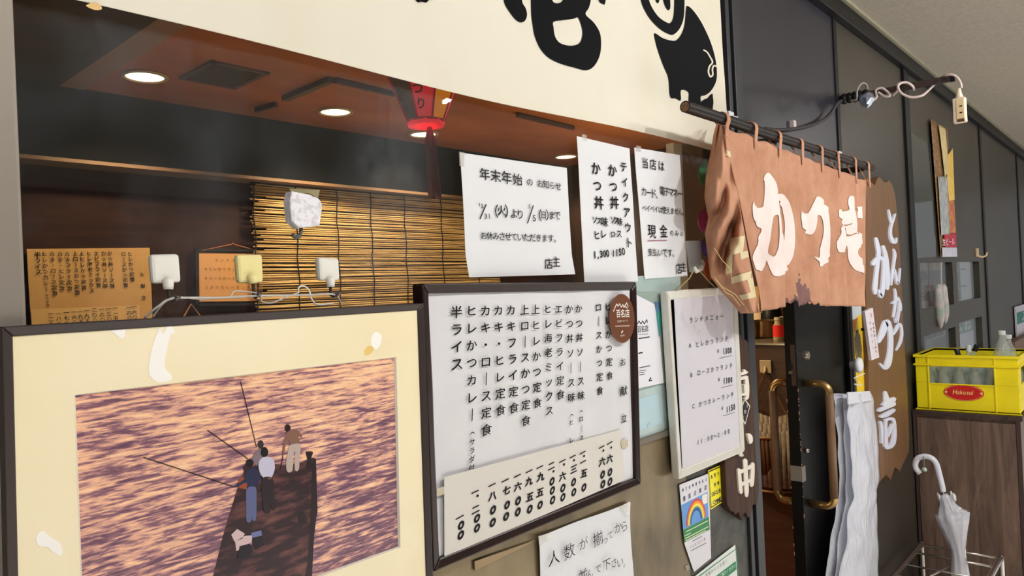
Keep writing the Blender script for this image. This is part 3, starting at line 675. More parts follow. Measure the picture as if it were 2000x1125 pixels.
def z2(x, y): return (400+x/2.142, 600+y/2.142)
def zf(x, y): return (440+x/3.46, 800+y/3.46)
YF = YP-.0004
def flat(mb, loop, k, mp=zf, sm=3): trace(mb, [loop], YP, 0, lift=.0003+.0001*k, sm=sm, mp=mp)
def ell(c, rx, ry, n=12): return [(c[0]+rx*math.cos(i*2*math.pi/n), c[1]+ry*math.sin(i*2*math.pi/n)) for i in range(n)]
m = MB(); idp = lambda x, y: (x, y)
flat(m, [(478, 916), (500, 908), (530, 905), (560, 909), (590, 902), (612, 893), (617, 898), (619, 1000), (612, 1060), (607, 1128), (396, 1205), (416, 1125), (435, 1048), (463, 955)], 0, idp, 1)
M_pier = mat('print_pier', rgb(46, 27, 33), .35, c2=rgb(140, 88, 82), scale=20, stretch=(1.3, 1, 5), lo=.46, hi=.85, detail=8)
pic.part('print_pier', m, M_pier, under=prn)
m = MB(); flat(m, [(610, 896), (617, 896), (620, 1000), (614, 1030), (609, 1127), (594, 1133), (600, 1100), (606, 1020), (608, 950)], 1, idp, 1)
for lp in ([(542, 290), (560, 282), (592, 288), (580, 330), (592, 395), (542, 395), (553, 340)], [(490, 710), (512, 686), (540, 705), (548, 760), (520, 772), (492, 765)]): flat(m, lp, 2)
for a, b, w in (((470, 745), (501, 873), .0009), ((405, 840), (484, 896), .0010), ((280, 893), (458, 951), .0010)): m.bar(onY(*a, YP-.0007), onY(*b, YP-.0007), w, .0003, up=Y)
flat(m, [(388, 300), (392, 310), (372, 410), (366, 408)], 3, sm=1)
pic.part('print_pier_edge', m, mat('print_dark', rgb(36, 20, 26), .35), under=prn)
figs = (('bending', [('hair', rgb(40, 26, 28), [ell((420, 125), 20, 26)]), ('jacket', rgb(132, 96, 82), [[(408, 165), (440, 138), (485, 138), (516, 172), (514, 190), (492, 182), (502, 230), (440, 244), (432, 205), (404, 250), (398, 300), (386, 300), (388, 240)]]), ('trousers', rgb(186, 168, 160), [[(436, 240), (500, 230), (508, 262), (500, 320), (496, 402), (468, 405), (470, 285), (456, 320), (452, 412), (414, 415), (412, 330), (424, 280)]])]),
        ('grey', [('cap', rgb(58, 48, 54), [ell((237, 235), 21, 28)]), ('shirt', rgb(128, 112, 122), [[(184, 315), (212, 275), (245, 265), (255, 320), (225, 345), (212, 378), (190, 350)]])]),
        ('orange', [('bucket', rgb(150, 74, 46), [[(84, 475), (118, 455), (148, 488), (142, 540), (92, 528)]]), ('back', rgb(52, 34, 36), [[(118, 385), (140, 370), (166, 395), (160, 440), (132, 462)]])]),
        ('blue', [('hair', rgb(28, 20, 24), [ell((163, 362), 26, 28)]), ('jacket', rgb(38, 42, 74), [[(152, 408), (185, 395), (218, 412), (232, 470), (205, 530), (148, 540), (142, 492), (76, 524), (64, 512), (128, 468)]]), ('jeans', rgb(92, 98, 138), [[(142, 535), (204, 525), (208, 620), (206, 738), (180, 742), (178, 645), (174, 748), (142, 752), (140, 640)]])]),
        ('white', [('hair', rgb(24, 18, 20), [ell((262, 287), 25, 35)]), ('shirt', rgb(196, 192, 214), [[(222, 365), (242, 328), (290, 318), (326, 345), (332, 400), (312, 455), (282, 472), (246, 450), (228, 412)]]), ('trousers', rgb(40, 30, 34), [[(244, 468), (318, 462), (328, 560), (338, 665), (312, 675), (292, 600), (302, 690), (262, 694), (250, 600)]]), ('hands', rgb(110, 74, 66), [ell((298, 462), 14, 10)])]),
        ('bags', [('white', rgb(206, 180, 182), [[(38, 845), (78, 805), (130, 838), (110, 872), (60, 892)], [(64, 892), (130, 852), (182, 848), (172, 918), (72, 955)]]), ('black', rgb(26, 20, 30), [[(78, 1005), (94, 922), (168, 902), (182, 960), (140, 1012)], [(178, 868), (246, 852), (262, 912), (204, 948)]]), ('blue', rgb(110, 116, 160), [[(172, 832), (240, 815), (246, 850), (178, 866)]])]))
cm = {}
for k, (who, parts) in enumerate(figs):
    for j, (nm, col, loops) in enumerate(parts):
        m = MB()
        for lp in loops: flat(m, lp, 3+k*.6+j*.15, sm=1 if who in ('bags', 'orange') else 3)
        key = tuple(round(c, 3) for c in col)
        if key not in cm: cm[key] = mat('print_ink_%d' % len(cm), col, .35)
        pic.part('print_'+('figure_' if who not in ('orange', 'bags') else '')+nm, m, cm[key], under=prn)
M_scuff = mat('white_scuff', rgb(250, 248, 242), .8)
for lp in ([(212, 640), (235, 632), (243, 640), (244, 655), (238, 662), (228, 655)], [(305, 655), (312, 640), (318, 652), (326, 637), (332, 634), (341, 648), (333, 655), (324, 690), (322, 718), (334, 732), (334, 742), (310, 747), (296, 738), (290, 728), (292, 702), (298, 675)], [(727, 654), (735, 648), (745, 656), (743, 672), (735, 682), (726, 676), (724, 664)], [(70, 1050), (82, 1036), (98, 1048), (118, 1062), (120, 1085), (104, 1078), (92, 1068), (76, 1066)], [(262, 628), (280, 628), (276, 636), (266, 637)]):
    mb = MB(); trace(mb, [lp], YM, .0002, lift=.0002); pic.part('scuff', mb, M_scuff, label='white scuff where tape was pulled off')
mb = MB(); trace(mb, [[(712, 684), (720, 676), (730, 680), (724, 690), (714, 694)]], YM, .0002, lift=.0002); pic.part('stain', mb, mat('amber_stain', rgb(236, 200, 120), .8), label='small amber glue stain')
pic.part('back_board', MB().hexa([p+Y*.014 for p in inn], [p+Y*.016 for p in inn]), M_black)
# ------------------------------------------------------------------ framed brush-written menu
M_mfr = mat('menu_frame_wood', rgb(34, 20, 18), .32, spec=.4, c2=rgb(44, 27, 23), scale=8, stretch=(3, 3, 3))
MF = -.030
q = quadpx([(825, 553), (1244, 551), (1253, 946), (848, 1118)], MF)
mn = Thing('framed_menu', 'white brush-written menu in a dark brown frame under the white notices', 'menu', (q[2]+q[3])/2)
m, inn = framebars(q, .0165, .026, MF); mn.part('frame', m, M_mfr, bevel=.003)
YS = MF+.010
M_washi = mat('menu_paper', rgb(212, 211, 214), .7, spec=.25, c2=rgb(220, 219, 221), scale=8, bump=.22, bscale=9)
m = MB(); sheet(m, [(836, 565), (1236, 566), (1244, 938), (858, 1104)], YS, .0006, n=40, rough=.0035, seed=4); mn.part('paper', m, M_washi, smooth=True)
m = MB(); sheet(m, [(867, 932), (1213, 839), (1219, 938), (868, 1090)], YS-.005, .0006, n=20, rough=.001, seed=8); mn.part('price_strip', m, mat('price_strip', rgb(214, 210, 202), .7, bump=.05, bscale=20), smooth=True)
for c in ([(1213, 861), (1226, 858), (1227, 872), (1214, 876)], [(853, 955), (867, 950), (868, 965), (853, 970)]):
    mn.part('tape', MB().prism([onY(*p, YS-.0062) for p in c], Y*.0006), mat('menu_tape', rgb(196, 184, 160), .5), label='small piece of yellowed tape')
def z3(x, y): return (820+x/3.75, 550+y/3.75)
kw = dict(mp=z3, vert=True, off=-.004, nib=.042, jit=.04, res=3, lift=.004, shear=.10, ws=1.36)
t = MB()
for s, a, b, sz in (('半ライス', (256, 225), (260, 605), 26), ('ヒレかつカレー', (366, 215), (370, 975), 23), ('カキ・ロース定食', (468, 215), (476, 1085), 23), ('カキ・ヒレ定食', (563, 212), (580, 942), 22), ('カキフライ定食', (655, 210), (678, 925), 22), ('上ロースかつ定食', (755, 208), (766, 1018), 21), ('上ヒレかつ定食', (836, 206), (850, 888), 20.5), ('ヒレ海老ミックス', (925, 203), (937, 945), 19.5), ('エビフライ定食', (1005, 203), (1020, 828), 19), ('かつ丼ソース味', (1082, 203), (1100, 848), 18.5), ('（ヒ', (1100, 978), (1098, 1030), 11.5), ('かつ丼ソース味', (1152, 200), (1170, 835), 18.5), ('（ロ', (1170, 950), (1170, 1005), 11.5), ('ロースかつ定食', (1297, 190), (1308, 800), 17), ('ヒレかつ定食', (1365, 185), (1380, 690), 17), ('お', (1477, 590), (1477, 590), 16), ('献', (1483, 800), (1483, 800), 19), ('立', (1484, 1002), (1484, 1002), 17)):
    line(t, s, a, b, sz, YS, **kw)
kw4 = dict(kw, mp=z4)
for s, a, b, sz in (('（サラダ付', (366, 95), (362, 345), 13.5), ('レ', (1080, 145), (1080, 145), 12), ('ース', (1156, 62), (1155, 130), 12)):
    line(t, s, a, b, sz, YS, **kw4)
mn.part('brush_writing', t, M_ink)
t = MB(); YS2 = YS-.005
kp = dict(mp=z4, jit=.03, res=2, lift=.0012, off=.014, nib=.05, shear=.25, ws=1.3)
zero = dict(kp, ws=1.0)
for chs in ([('一', 285, 703), ('0', 295, 758), ('0', 293, 828)], [('一', 395, 520), ('・', 413, 548), ('二', 400, 645), ('0', 410, 708), ('0', 410, 778)], [('一', 517, 470), ('八', 522, 548), ('0', 525, 648), ('0', 523, 738)], [('一', 612, 438), ('七', 622, 508), ('0', 627, 612), ('0', 620, 695)], [('一', 699, 405), ('六', 704, 480), ('0', 706, 582), ('0', 704, 662)], [('一', 784, 372), ('九', 785, 442), ('五', 790, 555), ('0', 790, 642)], [('一', 862, 342), ('九', 868, 410), ('五', 864, 522), ('0', 864, 612)], [('二', 945, 332), ('・', 960, 372), ('0', 950, 442), ('0', 952, 507), ('0', 954, 577)], [('一', 1024, 298), ('・', 1036, 322), ('六', 1026, 408), ('0', 1028, 490), ('0', 1028, 556)], [('一', 1098, 266), ('・', 1108, 292), ('三', 1106, 355), ('0', 1105, 448), ('0', 1107, 520)], [('一', 1170, 238), ('・', 1180, 262), ('一', 1173, 304), ('五', 1180, 385), ('0', 1180, 486)], [('一', 1307, 197), ('・', 1320, 222), ('六', 1312, 302), ('0', 1315, 393), ('0', 1317, 462)], [('一', 1365, 168), ('・', 1376, 200), ('六', 1366, 280), ('0', 1368, 376), ('0', 1368, 444)]):
    for ch, x, y in chs:
        sz = {'0': 21, '一': 17, '二': 18}.get(ch, 19)*(1-.12*(x/1400))
        line(t, 'O' if ch == '0' else ch, (x, y), (x, y), sz, YS2, **(dict(kp, ws=.95, off=.055, shear=.4) if ch == '0' else dict(kp, rot=.12 if ch in '一二三' else 0)))
mn.part('price_writing', t, M_ink)
mn.part('back_board', MB().hexa([p+Y*.020 for p in inn], [p+Y*.024 for p in inn]), M_black)
# round award sticker on the menu
SY = MF-.002
c0 = (1215, 622); st_px = [(c0[0]+24.5*math.cos(a), c0[1]+48*math.sin(a)+2.0*math.cos(a)) for a in [i*2*math.pi/48 for i in range(48)]]
stk = Thing('award_sticker', 'round brown award sticker with white lettering at the upper right of the menu', 'sticker', onY(1215, 670, SY))
stk.part('disc', MB().prism([onY(*p, SY) for p in st_px], Y*.0015), mat('brown_disc', rgb(106, 62, 38), .4, spec=.4), bevel=.0005)
t = MB()
def zs(x, y): return (1180+x/8.657, 560+y/8.657)
for a, b in (((155, 420), (210, 290)), ((210, 290), (235, 330)), ((235, 330), (262, 285)), ((262, 285), (290, 350)), ((290, 350), (315, 300)), ((315, 300), (335, 350)), ((335, 350), (380, 270)), ((380, 270), (408, 340)), ((345, 325), (395, 365))):
    t.bar(onY(*zs(*a), SY-.0004), onY(*zs(*b), SY-.0004), .0022, .0004, up=Y)
for s, a, b, sz in (('百名店', (238, 455), (390, 452), 17), ('とんかつ2019', (228, 585), (388, 572), 5), ('食べログ', (285, 830), (335, 822), 4)): line(t, s, a, b, sz, SY, mp=zs, off=.01, ws=.95, res=1)
t.bar(onY(*zs(190, 668), SY-.0004), onY(*zs(430, 660), SY-.0004), .0012, .0004, up=Y)
t.bar(onY(*zs(290, 780), SY-.0004), onY(*zs(318, 745), SY-.0004), .003, .0004, up=Y)
stk.part('lettering', t, mat('sticker_white', rgb(236, 230, 222), .5))
t = MB(); rim = [(c0[0]+24*math.cos(a), c0[1]+47.3*math.sin(a)+2.0*math.cos(a)) for a in [i*2*math.pi/48 for i in range(24)]]
t.tube([onY(*p, SY-.0002) for p in rim], .0005, 5); stk.part('rim', t, mat('copper_rim', rgb(170, 110, 80), .4, .5))
# ------------------------------------------------------------------ frosted film, award card, lunch menu frame
M_film = mat('frosted_film', rgb(158, 178, 172), .35, c2=rgb(184, 202, 202), scale=7, bump=.03, bscale=30)
m = MB(); m.prism([onY(*p, -.0022) for p in [(1236, 540), (1328, 534), (1346, 832), (1236, 872)]], Y*.0012)
tag(build('window_film', m, M_film, org=onY(1290, 700, -.002)), 'pale green frosted film on the window between the two framed menus', 'window film')
m = MB(); m.prism([onY(*p, -.0032) for p in [(1236, 783), (1284, 768), (1292, 826), (1236, 845)]], Y*.0008)
bp = Thing('paper_slip', 'pale blue paper slip stuck on the frosted film under the award card', 'paper', onY(1262, 840, -.003))
bp.part('sheet', m, mat('pale_blue_paper', rgb(178, 204, 212), .6)); t = MB(); line(t, '福', (1266, 832), (1266, 832), 14, -.0034, off=-.02, rot=.2); bp.part('writing', t, mat('grey_pen', rgb(90, 110, 116), .6))
ac = Thing('award_card', 'white award certificate with black lettering half hidden behind the menu frame', 'certificate', onY(1270, 755, -.008))
ac.part('sleeve', MB().prism([onY(*p, -.007) for p in [(1240, 572), (1291, 572), (1303, 746), (1240, 764)]], Y*.0015), mat('card_sleeve', rgb(150, 166, 158), .25))
ac.part('card', MB().prism([onY(*p, -.0082) for p in [(1240, 574), (1278, 594), (1287, 640), (1296, 748), (1240, 760)]], Y*.001), mat('card_white', rgb(226, 226, 232), .5))
m = MB(); m.prism([onY(*p, -.0085) for p in [(1279, 590), (1292, 590), (1294, 630), (1287, 660), (1284, 636)]], Y*.0004)
ac.part('foil_strip', m, mat('foil_green', rgb(70, 196, 140), .2, .3, c2=rgb(110, 130, 190), scale=30), label='shiny green and blue foil edge')
t = MB()
def zc(x, y): return (1230+x/3.41, 550+y/3.41)
for a, b in (((52, 282), (62, 262)), ((62, 262), (75, 282)), ((75, 282), (86, 262)), ((86, 262), (98, 282)), ((98, 282), (114, 252)), ((114, 252), (118, 275))): t.bar(onY(*zc(*a), -.0086), onY(*zc(*b), -.0086), .0022, .0003, up=Y)
for s, a, b, sz in (('百名店', (62, 318), (112, 312), 14),): line(t, s, a, b, sz, -.0083, mp=zc, res=2, off=.004)
for a, b, w in (((60, 352), (122, 348), .001), ((60, 380), (132, 368), .0022), ((58, 478), (86, 472), .003), ((64, 575), (135, 560), .0016), ((62, 595), (112, 588), .001), ((62, 608), (100, 603), .001), ((64, 622), (100, 616), .001), ((130, 655), (142, 640), .003), ((126, 662), (148, 658), .0022)): t.bar(onY(*zc(*a), -.0086), onY(*zc(*b), -.0086), w, .0003, up=Y)
ac.part('lettering', t, M_ink)
WF = -.034
wpx = [(1304, 569), (1440, 559), (1456, 882), (1328, 937)]
q = quadpx(wpx, WF); lf = Thing('framed_lunch_menu', 'white aluminium-framed lunch menu hanging left of the doorway, below the brown curtain', 'menu', (q[2]+q[3])/2)
M_alu = mat('white_aluminium', rgb(222, 220, 212), .3, .1, c2=rgb(208, 204, 190), scale=6)
m, inn = framebars(q, .021, .022, WF); lf.part('frame', m, M_alu, bevel=.004)
WS = WF+.006
m = MB(); sheet(m, [(1316, 577), (1437, 566), (1452, 880), (1334, 930)], WS, .0006, n=10, rough=.0012, seed=2); lf.part('paper', m, mat('lunch_paper', rgb(206, 202, 210), .45, spec=.5, bump=.03, bscale=12), smooth=True)
def z5(x, y): return (1220+x/2.677, 530+y/2.677)
t = MB(); tb_ = MB()
kl = dict(mp=z5, res=2, lift=.0018, off=-.004, nib=.02, jit=.03, shear=.1, ws=1.2)
for s, a, b, sz in (('ランチメニュー', (345, 256), (507, 236), 12.5), ('A', (340, 388), (340, 388), 12), ('ヒレかつランチ', (378, 382), (530, 352), 12), ('¥', (486, 418), (486, 418), 10), ('B', (347, 542), (347, 542), 12), ('ロースかつランチ', (385, 530), (553, 493), 12), ('¥', (491, 566), (491, 566), 10), ('C', (357, 705), (357, 705), 12), ('かつカレーランチ', (394, 694), (560, 645), 12), ('¥', (508, 716), (508, 716), 10), ('11:00～2:00', (382, 892), (542, 836), 13)):
    line(t, s, a, b, sz, WS, **kl)
for s, a, b in (('1300', (516, 418), (552, 412)), ('1300', (518, 572), (556, 566)), ('1150', (534, 722), (570, 708))): line(tb_, s, a, b, 16, WS, **dict(kl, off=.012, nib=.03, ws=.9))
for a, b in (((495, 455), (560, 440)), ((505, 608), (566, 594)), ((515, 755), (575, 738))): t.bar(onY(*z5(*a), WS-.002), onY(*z5(*b), WS-.002), .0008, .0003, up=Y)
lf.part('lettering', t, mat('lunch_ink', rgb(50, 48, 56), .5)); lf.part('price_writing', tb_, M_pen, label='bold black pen prices')
lf.part('back_board', MB().hexa([p+Y*.014 for p in inn], [p+Y*.018 for p in inn]), M_black)
# ------------------------------------------------------------------ stickers and posters beside the door
RP = -.006
rp = Thing('rainbow_poster', 'rainbow infection-control poster curling off the dark panel under the lunch menu', 'poster', onY(1360, 1116, RP))
rp.part('sheet', MB().prism([onY(*p, RP) for p in [(1327, 947), (1384, 925), (1386, 985), (1389, 1090), (1356, 1117), (1353, 1110), (1337, 1062)]], Y*.001), mat('poster_paper', rgb(216, 214, 220), .45))
def z8(x, y): return (1320+x/4.785, 890+y/4.785)
def patch(mb, c, k=0, y=RP, mp=z8): return mb.prism([onY(*mp(*p), y-.0003-.0002*k) for p in c], Y*.0002)
rp.part('sky_block', patch(MB(), [(52, 462), (296, 338), (306, 572), (68, 692)]), mat('poster_blue', rgb(94, 150, 214), .45))
rp.part('green_block', patch(MB(), [(68, 694), (308, 572), (318, 690), (80, 812)]), mat('poster_green', rgb(40, 128, 66), .45))
for k, (r1, r2, col) in enumerate(((1., .9, rgb(214, 60, 40)), (.9, .79, rgb(240, 150, 40)), (.79, .68, rgb(246, 220, 80)), (.68, .6, rgb(70, 160, 90)), (.6, .5, rgb(44, 60, 160)))):
    m = MB(); P = lambda a, r: onY(*z8(190+90*math.cos(a)*r-5*math.sin(a)*r, 617-47*math.cos(a)*r-212*math.sin(a)*r), RP-.0008)
    m.add([P(i*math.pi/24, r) for r in (r1, r2) for i in range(25)], [(i, i+1, 26+i, 25+i) for i in range(24)])
    rp.part('rainbow_band', m, mat('rainbow_%d' % k, col, .45), solid=.0001)
m = MB(); patch(m, [(246, 372), (292, 352), (294, 440), (250, 462)], 1); rp.part('white_block', m, mat('poster_white', rgb(232, 228, 214), .45))
t = MB()
for s, a, b, sz in (('飲食店等感染防止', (66, 322), (282, 222), 6.8), ('徹底点検済', (78, 402), (276, 300), 10.5)): line(t, s, a, b, sz, RP, mp=z8, off=.012, res=1)
rp.part('lettering', t, mat('poster_navy', rgb(50, 56, 110), .5))
t = MB(); line(t, 'とんかつかつ壱', (140, 852), (266, 782), 6.4, RP, mp=z8, res=1); 
for a, b in (((155, 800), (245, 752)), ((140, 890), (285, 815))): t.bar(onY(*z8(*a), RP-.0004), onY(*z8(*b), RP-.0004), .0012, .0003, up=Y)
rp.part('shop_name', t, mat('poster_grey', rgb(70, 66, 72), .5))
t = MB()
for a, b in (((95, 712), (150, 684)), ((155, 682), (298, 608)), ((80, 752), (140, 722)), ((88, 775), (305, 662)), ((92, 795), (280, 698))): t.bar(onY(*z8(*a), RP-.0007), onY(*z8(*b), RP-.0007), .0022, .0003, up=Y)
rp.part('green_block_lines', t, mat('poster_lines', rgb(214, 222, 190), .5))
ys = Thing('camera_sticker', 'yellow security camera warning sticker right of the rainbow poster', 'sticker', onY(1404, 990, RP))
c = [(300, 138), (460, 66), (481, 405), (326, 506)]
ys.part('sheet', patch(MB(), c, 2), mat('sticker_yellow', rgb(238, 226, 30), .4))
cc = (sum(p[0] for p in c)/4, sum(p[1] for p in c)/4); ins = lambda k: [(p[0]+(cc[0]-p[0])*k, p[1]+(cc[1]-p[1])*k) for p in c]
a, b = ins(.07), ins(.12); m = MB()
for i in range(4): patch(m, [a[i], a[(i+1) % 4], b[(i+1) % 4], b[i]], 4)
ys.part('border', m, M_ink)
t = MB()
for s, a, b, sz, w in (('防犯カメラ', (335, 196), (448, 138), 8.2, 1.), ('作動中', (362, 272), (425, 240), 8.5, 1.), ('SECURITY', (338, 362), (462, 296), 11, 1.5), ('CAMERA', (352, 436), (455, 380), 11, 1.5)): line(t, s, a, b, sz, RP, mp=z8, off=.02, ws=w, res=1, lift=.0012)
ys.part('lettering', t, mat('sticker_grey', rgb(60, 58, 70), .5))
gp = Thing('green_poster', 'green and white request poster low beside the doorway, cut off by the photo edge', 'poster', onY(1410, 1190, RP))
gp.part('sheet', MB().prism([onY(*p, RP) for p in [(1352, 1130), (1400, 1092), (1436, 1064), (1446, 1205), (1360, 1225)]], Y*.001), mat('request_white', rgb(220, 224, 220), .45))
m = MB(); patch(m, [(560, 870), (566, 872), (210, 1140), (200, 1135)], 1); patch(m, [(560, 870), (566, 872), (592, 1125), (584, 1125)], 1); patch(m, [(372, 1128), (560, 985), (568, 1062), (420, 1180)], 1)
gp.part('green_print', m, mat('request_green', rgb(30, 130, 84), .45))
t = MB(); line(t, '皆様からのお願い', (285, 1115), (470, 985), 9, RP, mp=z8, res=1, lift=.0008); gp.part('lettering', t, mat('request_grey', rgb(120, 130, 130), .5))
t = MB(); line(t, 'ご協力ください', (415, 1122), (545, 1030), 8, RP, mp=z8, res=1, lift=.0012, off=.01); gp.part('white_lettering', t, mat('request_letter', rgb(236, 240, 236), .5), label='white lettering')
# ------------------------------------------------------------------ adhesive hooks and strings above the sea picture
def zh(x, y): return (280+x/4.019, 360+y/4.019)
HY = -.014
M_hookw = mat('hook_white', rgb(232, 230, 222), .35); M_hooky = mat('hook_yellow', rgb(238, 226, 160), .35); M_hookm = mat('hook_metal', rgb(96, 90, 86), .35, .7)
grp = 'square adhesive hooks stuck on the window'
def sq_hook(c, stem, tip, mp, mhook, lab):
    q = [onY(*mp(*p), HY) for p in c]; cen = sum(q, Vector())/4
    t = Thing('adhesive_hook', lab, 'hook', (cen.x, 0, min(p.z for p in q)), grp)
    t.part('plate', MB().hexa(q, [p-Y*(HY+.002) for p in q]), mhook, bevel=.004)
    a = onY(*mp(*stem[0]), HY-.003); b = onY(*mp(*stem[1]), HY-.003)
    t.part('boss', MB().tube([a+Z*.004, a, (a+b)/2, b], [.003, .0062, .0062, .0055], 12), mhook, smooth=True)
    d = onY(*mp(*tip[0]), HY-.004); e = onY(*mp(*tip[1]), HY-.02)
    t.part('hook', MB().tube([b, d, d+(e-d)*.35-Z*.003, e], [.0022, .0022, .0026, .0032], 8), M_hookm, smooth=True)
    return d+(e-d)*.35-Z*.001-Y*.003
h1 = sq_hook([(57, 550), (285, 545), (303, 770), (75, 778)], ((195, 755), (195, 825)), ((208, 895), (275, 880)), zh, M_hookw, 'white square hook nearest the left pillar, above the picture frame')
h2 = sq_hook([(735, 552), (938, 548), (948, 770), (752, 775)], ((852, 725), (862, 778)), ((868, 880), (915, 850)), zh, M_hooky, 'yellowed square hook, middle one of the three above the picture frame')
h3 = sq_hook([(1376, 572), (1540, 580), (1546, 755), (1388, 755)], ((1468, 745), (1470, 805)), ((1470, 870), (1545, 850)), zh, M_hookw, 'white square hook right of the yellowed one, in front of the bamboo blind')
mh = Thing('adhesive_hook', 'eight-sided marbled hook with a grey prong, stuck high in front of the blind', 'hook', onY(597, 445, -.002), grp)
oc = [(1165, 52), (1300, 78), (1375, 108), (1405, 150), (1402, 210), (1385, 325), (1225, 342), (1165, 285), (1150, 130)]
m_marb = mat('marble_plate', rgb(236, 234, 240), .3, c2=rgb(212, 210, 217), scale=150, lo=.48, hi=.6, detail=5)
mh.part('plate', MB().prism([onY(*zh(*p), -.018) for p in oc], Y*.017), m_marb, bevel=.0015)
mh.part('hook', MB().tube([onY(*zh(*p), y) for p, y in (((1238, 335), -.008), ((1238, 375), -.008), ((1225, 405), -.012), ((1195, 415), -.018), ((1172, 400), -.022))], [.0026, .0026, .003, .003, .0026], 8), mat('grey_prong', rgb(84, 88, 88), .4, .3), smooth=True)
mh.part('adhesive_pad', MB().prism([onY(*zh(*p), -.0015) for p in [(1145, 32), (1385, 45), (1372, 108), (1300, 70), (1160, 60)]], Y*.001), mat('yellow_pad', rgb(150, 140, 100), .5), label='yellowed sticky pad showing above the plate')
M_str = mat('grey_string', rgb(196, 192, 186), .7)
def string(pts, lab, r=.0011, mt=None):
    P = [Vector(p) for p in pts]; S = []
    for i in range(len(P)-1):
        p0, p1, p2, p3 = [P[max(0, min(len(P)-1, i+j))] for j in (-1, 0, 1, 2)]
        for k in range(6):
            t = k/6; S.append(.5*((2*p1)+(p2-p0)*t+(2*p0-5*p1+4*p2-p3)*t*t+(3*p1-p0-3*p2+p3)*t**3))
    S.append(P[-1])
    return tag(build('string', MB().tube(S, r, 6), mt or M_str, org=P[0], smooth=True), lab, 'string', 'strings holding up the picture')
yy = HY-.008
w = lambda x, y: onY(*zh(x, y), yy)
pb = lambda x, y: onY(*zh(x, y), PF+.024)
string([pb(10, 1048), w(120, 955), h1-Y*.001, w(600, 890), h2-Y*.001], 'grey string from behind the picture over the left hook to the yellowed hook', .0014)
string([pb(72, 1045), w(150, 940), h1-Y*.004+Z*.001, w(480, 900), w(700, 882), h2-Y*.004], 'second grey string beside it, looping over the left hook', .0012)
string([w(686, 890), w(700, 850), w(735, 838), w(800, 842), h2+Z*.002-Y*.006, w(930, 920), w(1010, 930), w(1120, 885), w(1220, 850)], 'thin loose string sagging below the yellowed hook', .0010)
string([h2-Y*.002, w(1100, 872), w(1300, 868), h3-Y*.001, pb(1550, 960)], 'grey string from the yellowed hook over the right hook down to the frame', .0013)
string([w(1220, 850), w(1220, 810), w(1255, 798), w(1300, 830), w(1320, 900), w(1370, 945), w(1490, 935)], 'white curled string end in front of the blind', .0012, mat('white_string', rgb(226, 224, 216), .7))
# clear hook with a white prong that carries the lunch menu
chk = Thing('adhesive_hook', 'clear square hook with a white prong carrying the lunch menu cord', 'hook', onY(1365, 530, -.002))
chk.part('plate', MB().prism([onY(*p, -.008) for p in [(1342, 470), (1367, 470), (1374, 530), (1350, 532)]], Y*.006), clear('clear_plate', (.86, .88, .88, 1), .3, 1.5, .1), bevel=.001)
hx = [onY(1371, 508, -.012), onY(1374, 516, -.014), onY(1370, 525, -.022), onY(1360, 530, -.03), onY(1357, 523, -.034)]
chk.part('prong', MB().tube(hx, [.004, .0045, .005, .005, .004], 10), mat('prong_white', rgb(226, 224, 214), .35), smooth=True)
M_tc = mat('tan_string', rgb(176, 156, 110), .8)
string([onY(1322, 566, WF+.012), onY(1345, 545, -.026), hx[3]+Z*.005, onY(1385, 550, -.024), onY(1398, 563, WF+.012)], 'tan cord peaked over the clear hook, holding the lunch menu', .0016, M_tc)
# paper discs of a garland at the end of the window
ga = Thing('paper_garland', 'garland of coloured paper discs hanging in the window behind the brown curtain', 'garland', onY(1384, 560, .03))
for px, py, rx, ry, col in ((1376, 340, 14, 25, rgb(0, 128, 76)), (1376, 432, 8, 24, rgb(190, 20, 130)), (1380, 482, 8, 20, rgb(24, 32, 150)), (1386, 526, 13, 22, rgb(214, 84, 28))):
    p = onY(px, py, .03); r = ry*pxm(p); m = MB().lathe(p, [(.0001, -.012), (r*.6, -.010), (r*.95, -.003), (r, 0), (r*.95, .003), (r*.6, .010), (.0001, .012)], 24, axis=Y)
    ga.part('disc', m, mat('disc_%d' % py, col, .6), smooth=True)
ga.part('cord', MB().tube([onY(1376, 300, .045), onY(1378, 432, .045), onY(1392, 600, .045)], .0012, 6), M_cord)
# ================================================================== banner across the top of the window
BY = -.016
M_ban = mat('banner_cloth', rgb(228, 223, 208), .7, spec=.2, c2=rgb(220, 213, 194), scale=2.2, detail=7, stretch=(1, 1, .5), bump=.05, bscale=9)
ban = Thing('shop_banner', 'long cream cloth shop banner with black lettering and pig emblem across the window top', 'banner', (1.1, BY, 2.0))
def bfold(x, z): return .004*math.sin(x*5+z*2)*(1 if x < 1.2 else 1+(x-1.2)*1.5)-(.012*max(0, (x-1.45)/.4) if z < 2.2 else .012*max(0, (x-1.45)/.4)*max(0, 1-(z-2.2)*4))
re = lambda z: 1.896-.012*math.sin((z-2.0)*9)+(.02 if z < 2.05 else 0)
def bz(u): return 1.990+.012*u+.003*math.sin(u*11)+(.012 if u > .97 else 0)*((u-.97)/.03)
def bfn(u, v, dy=0):
    zz = bz(u)+(2.69-bz(u))*v; x = .232+(re(zz)-.232)*u
    return Vector((x, BY+bfold(x, zz)+dy, zz))
m = MB(); m.grid(lambda u, v: bfn(u, v), 80, 24); m.grid(lambda u, v: bfn(u, v, .0012), 80, 24)
ban.part('cloth', m, M_ban, smooth=True)
def zb3(x, y): return (900+x/3.636, y/3.636)
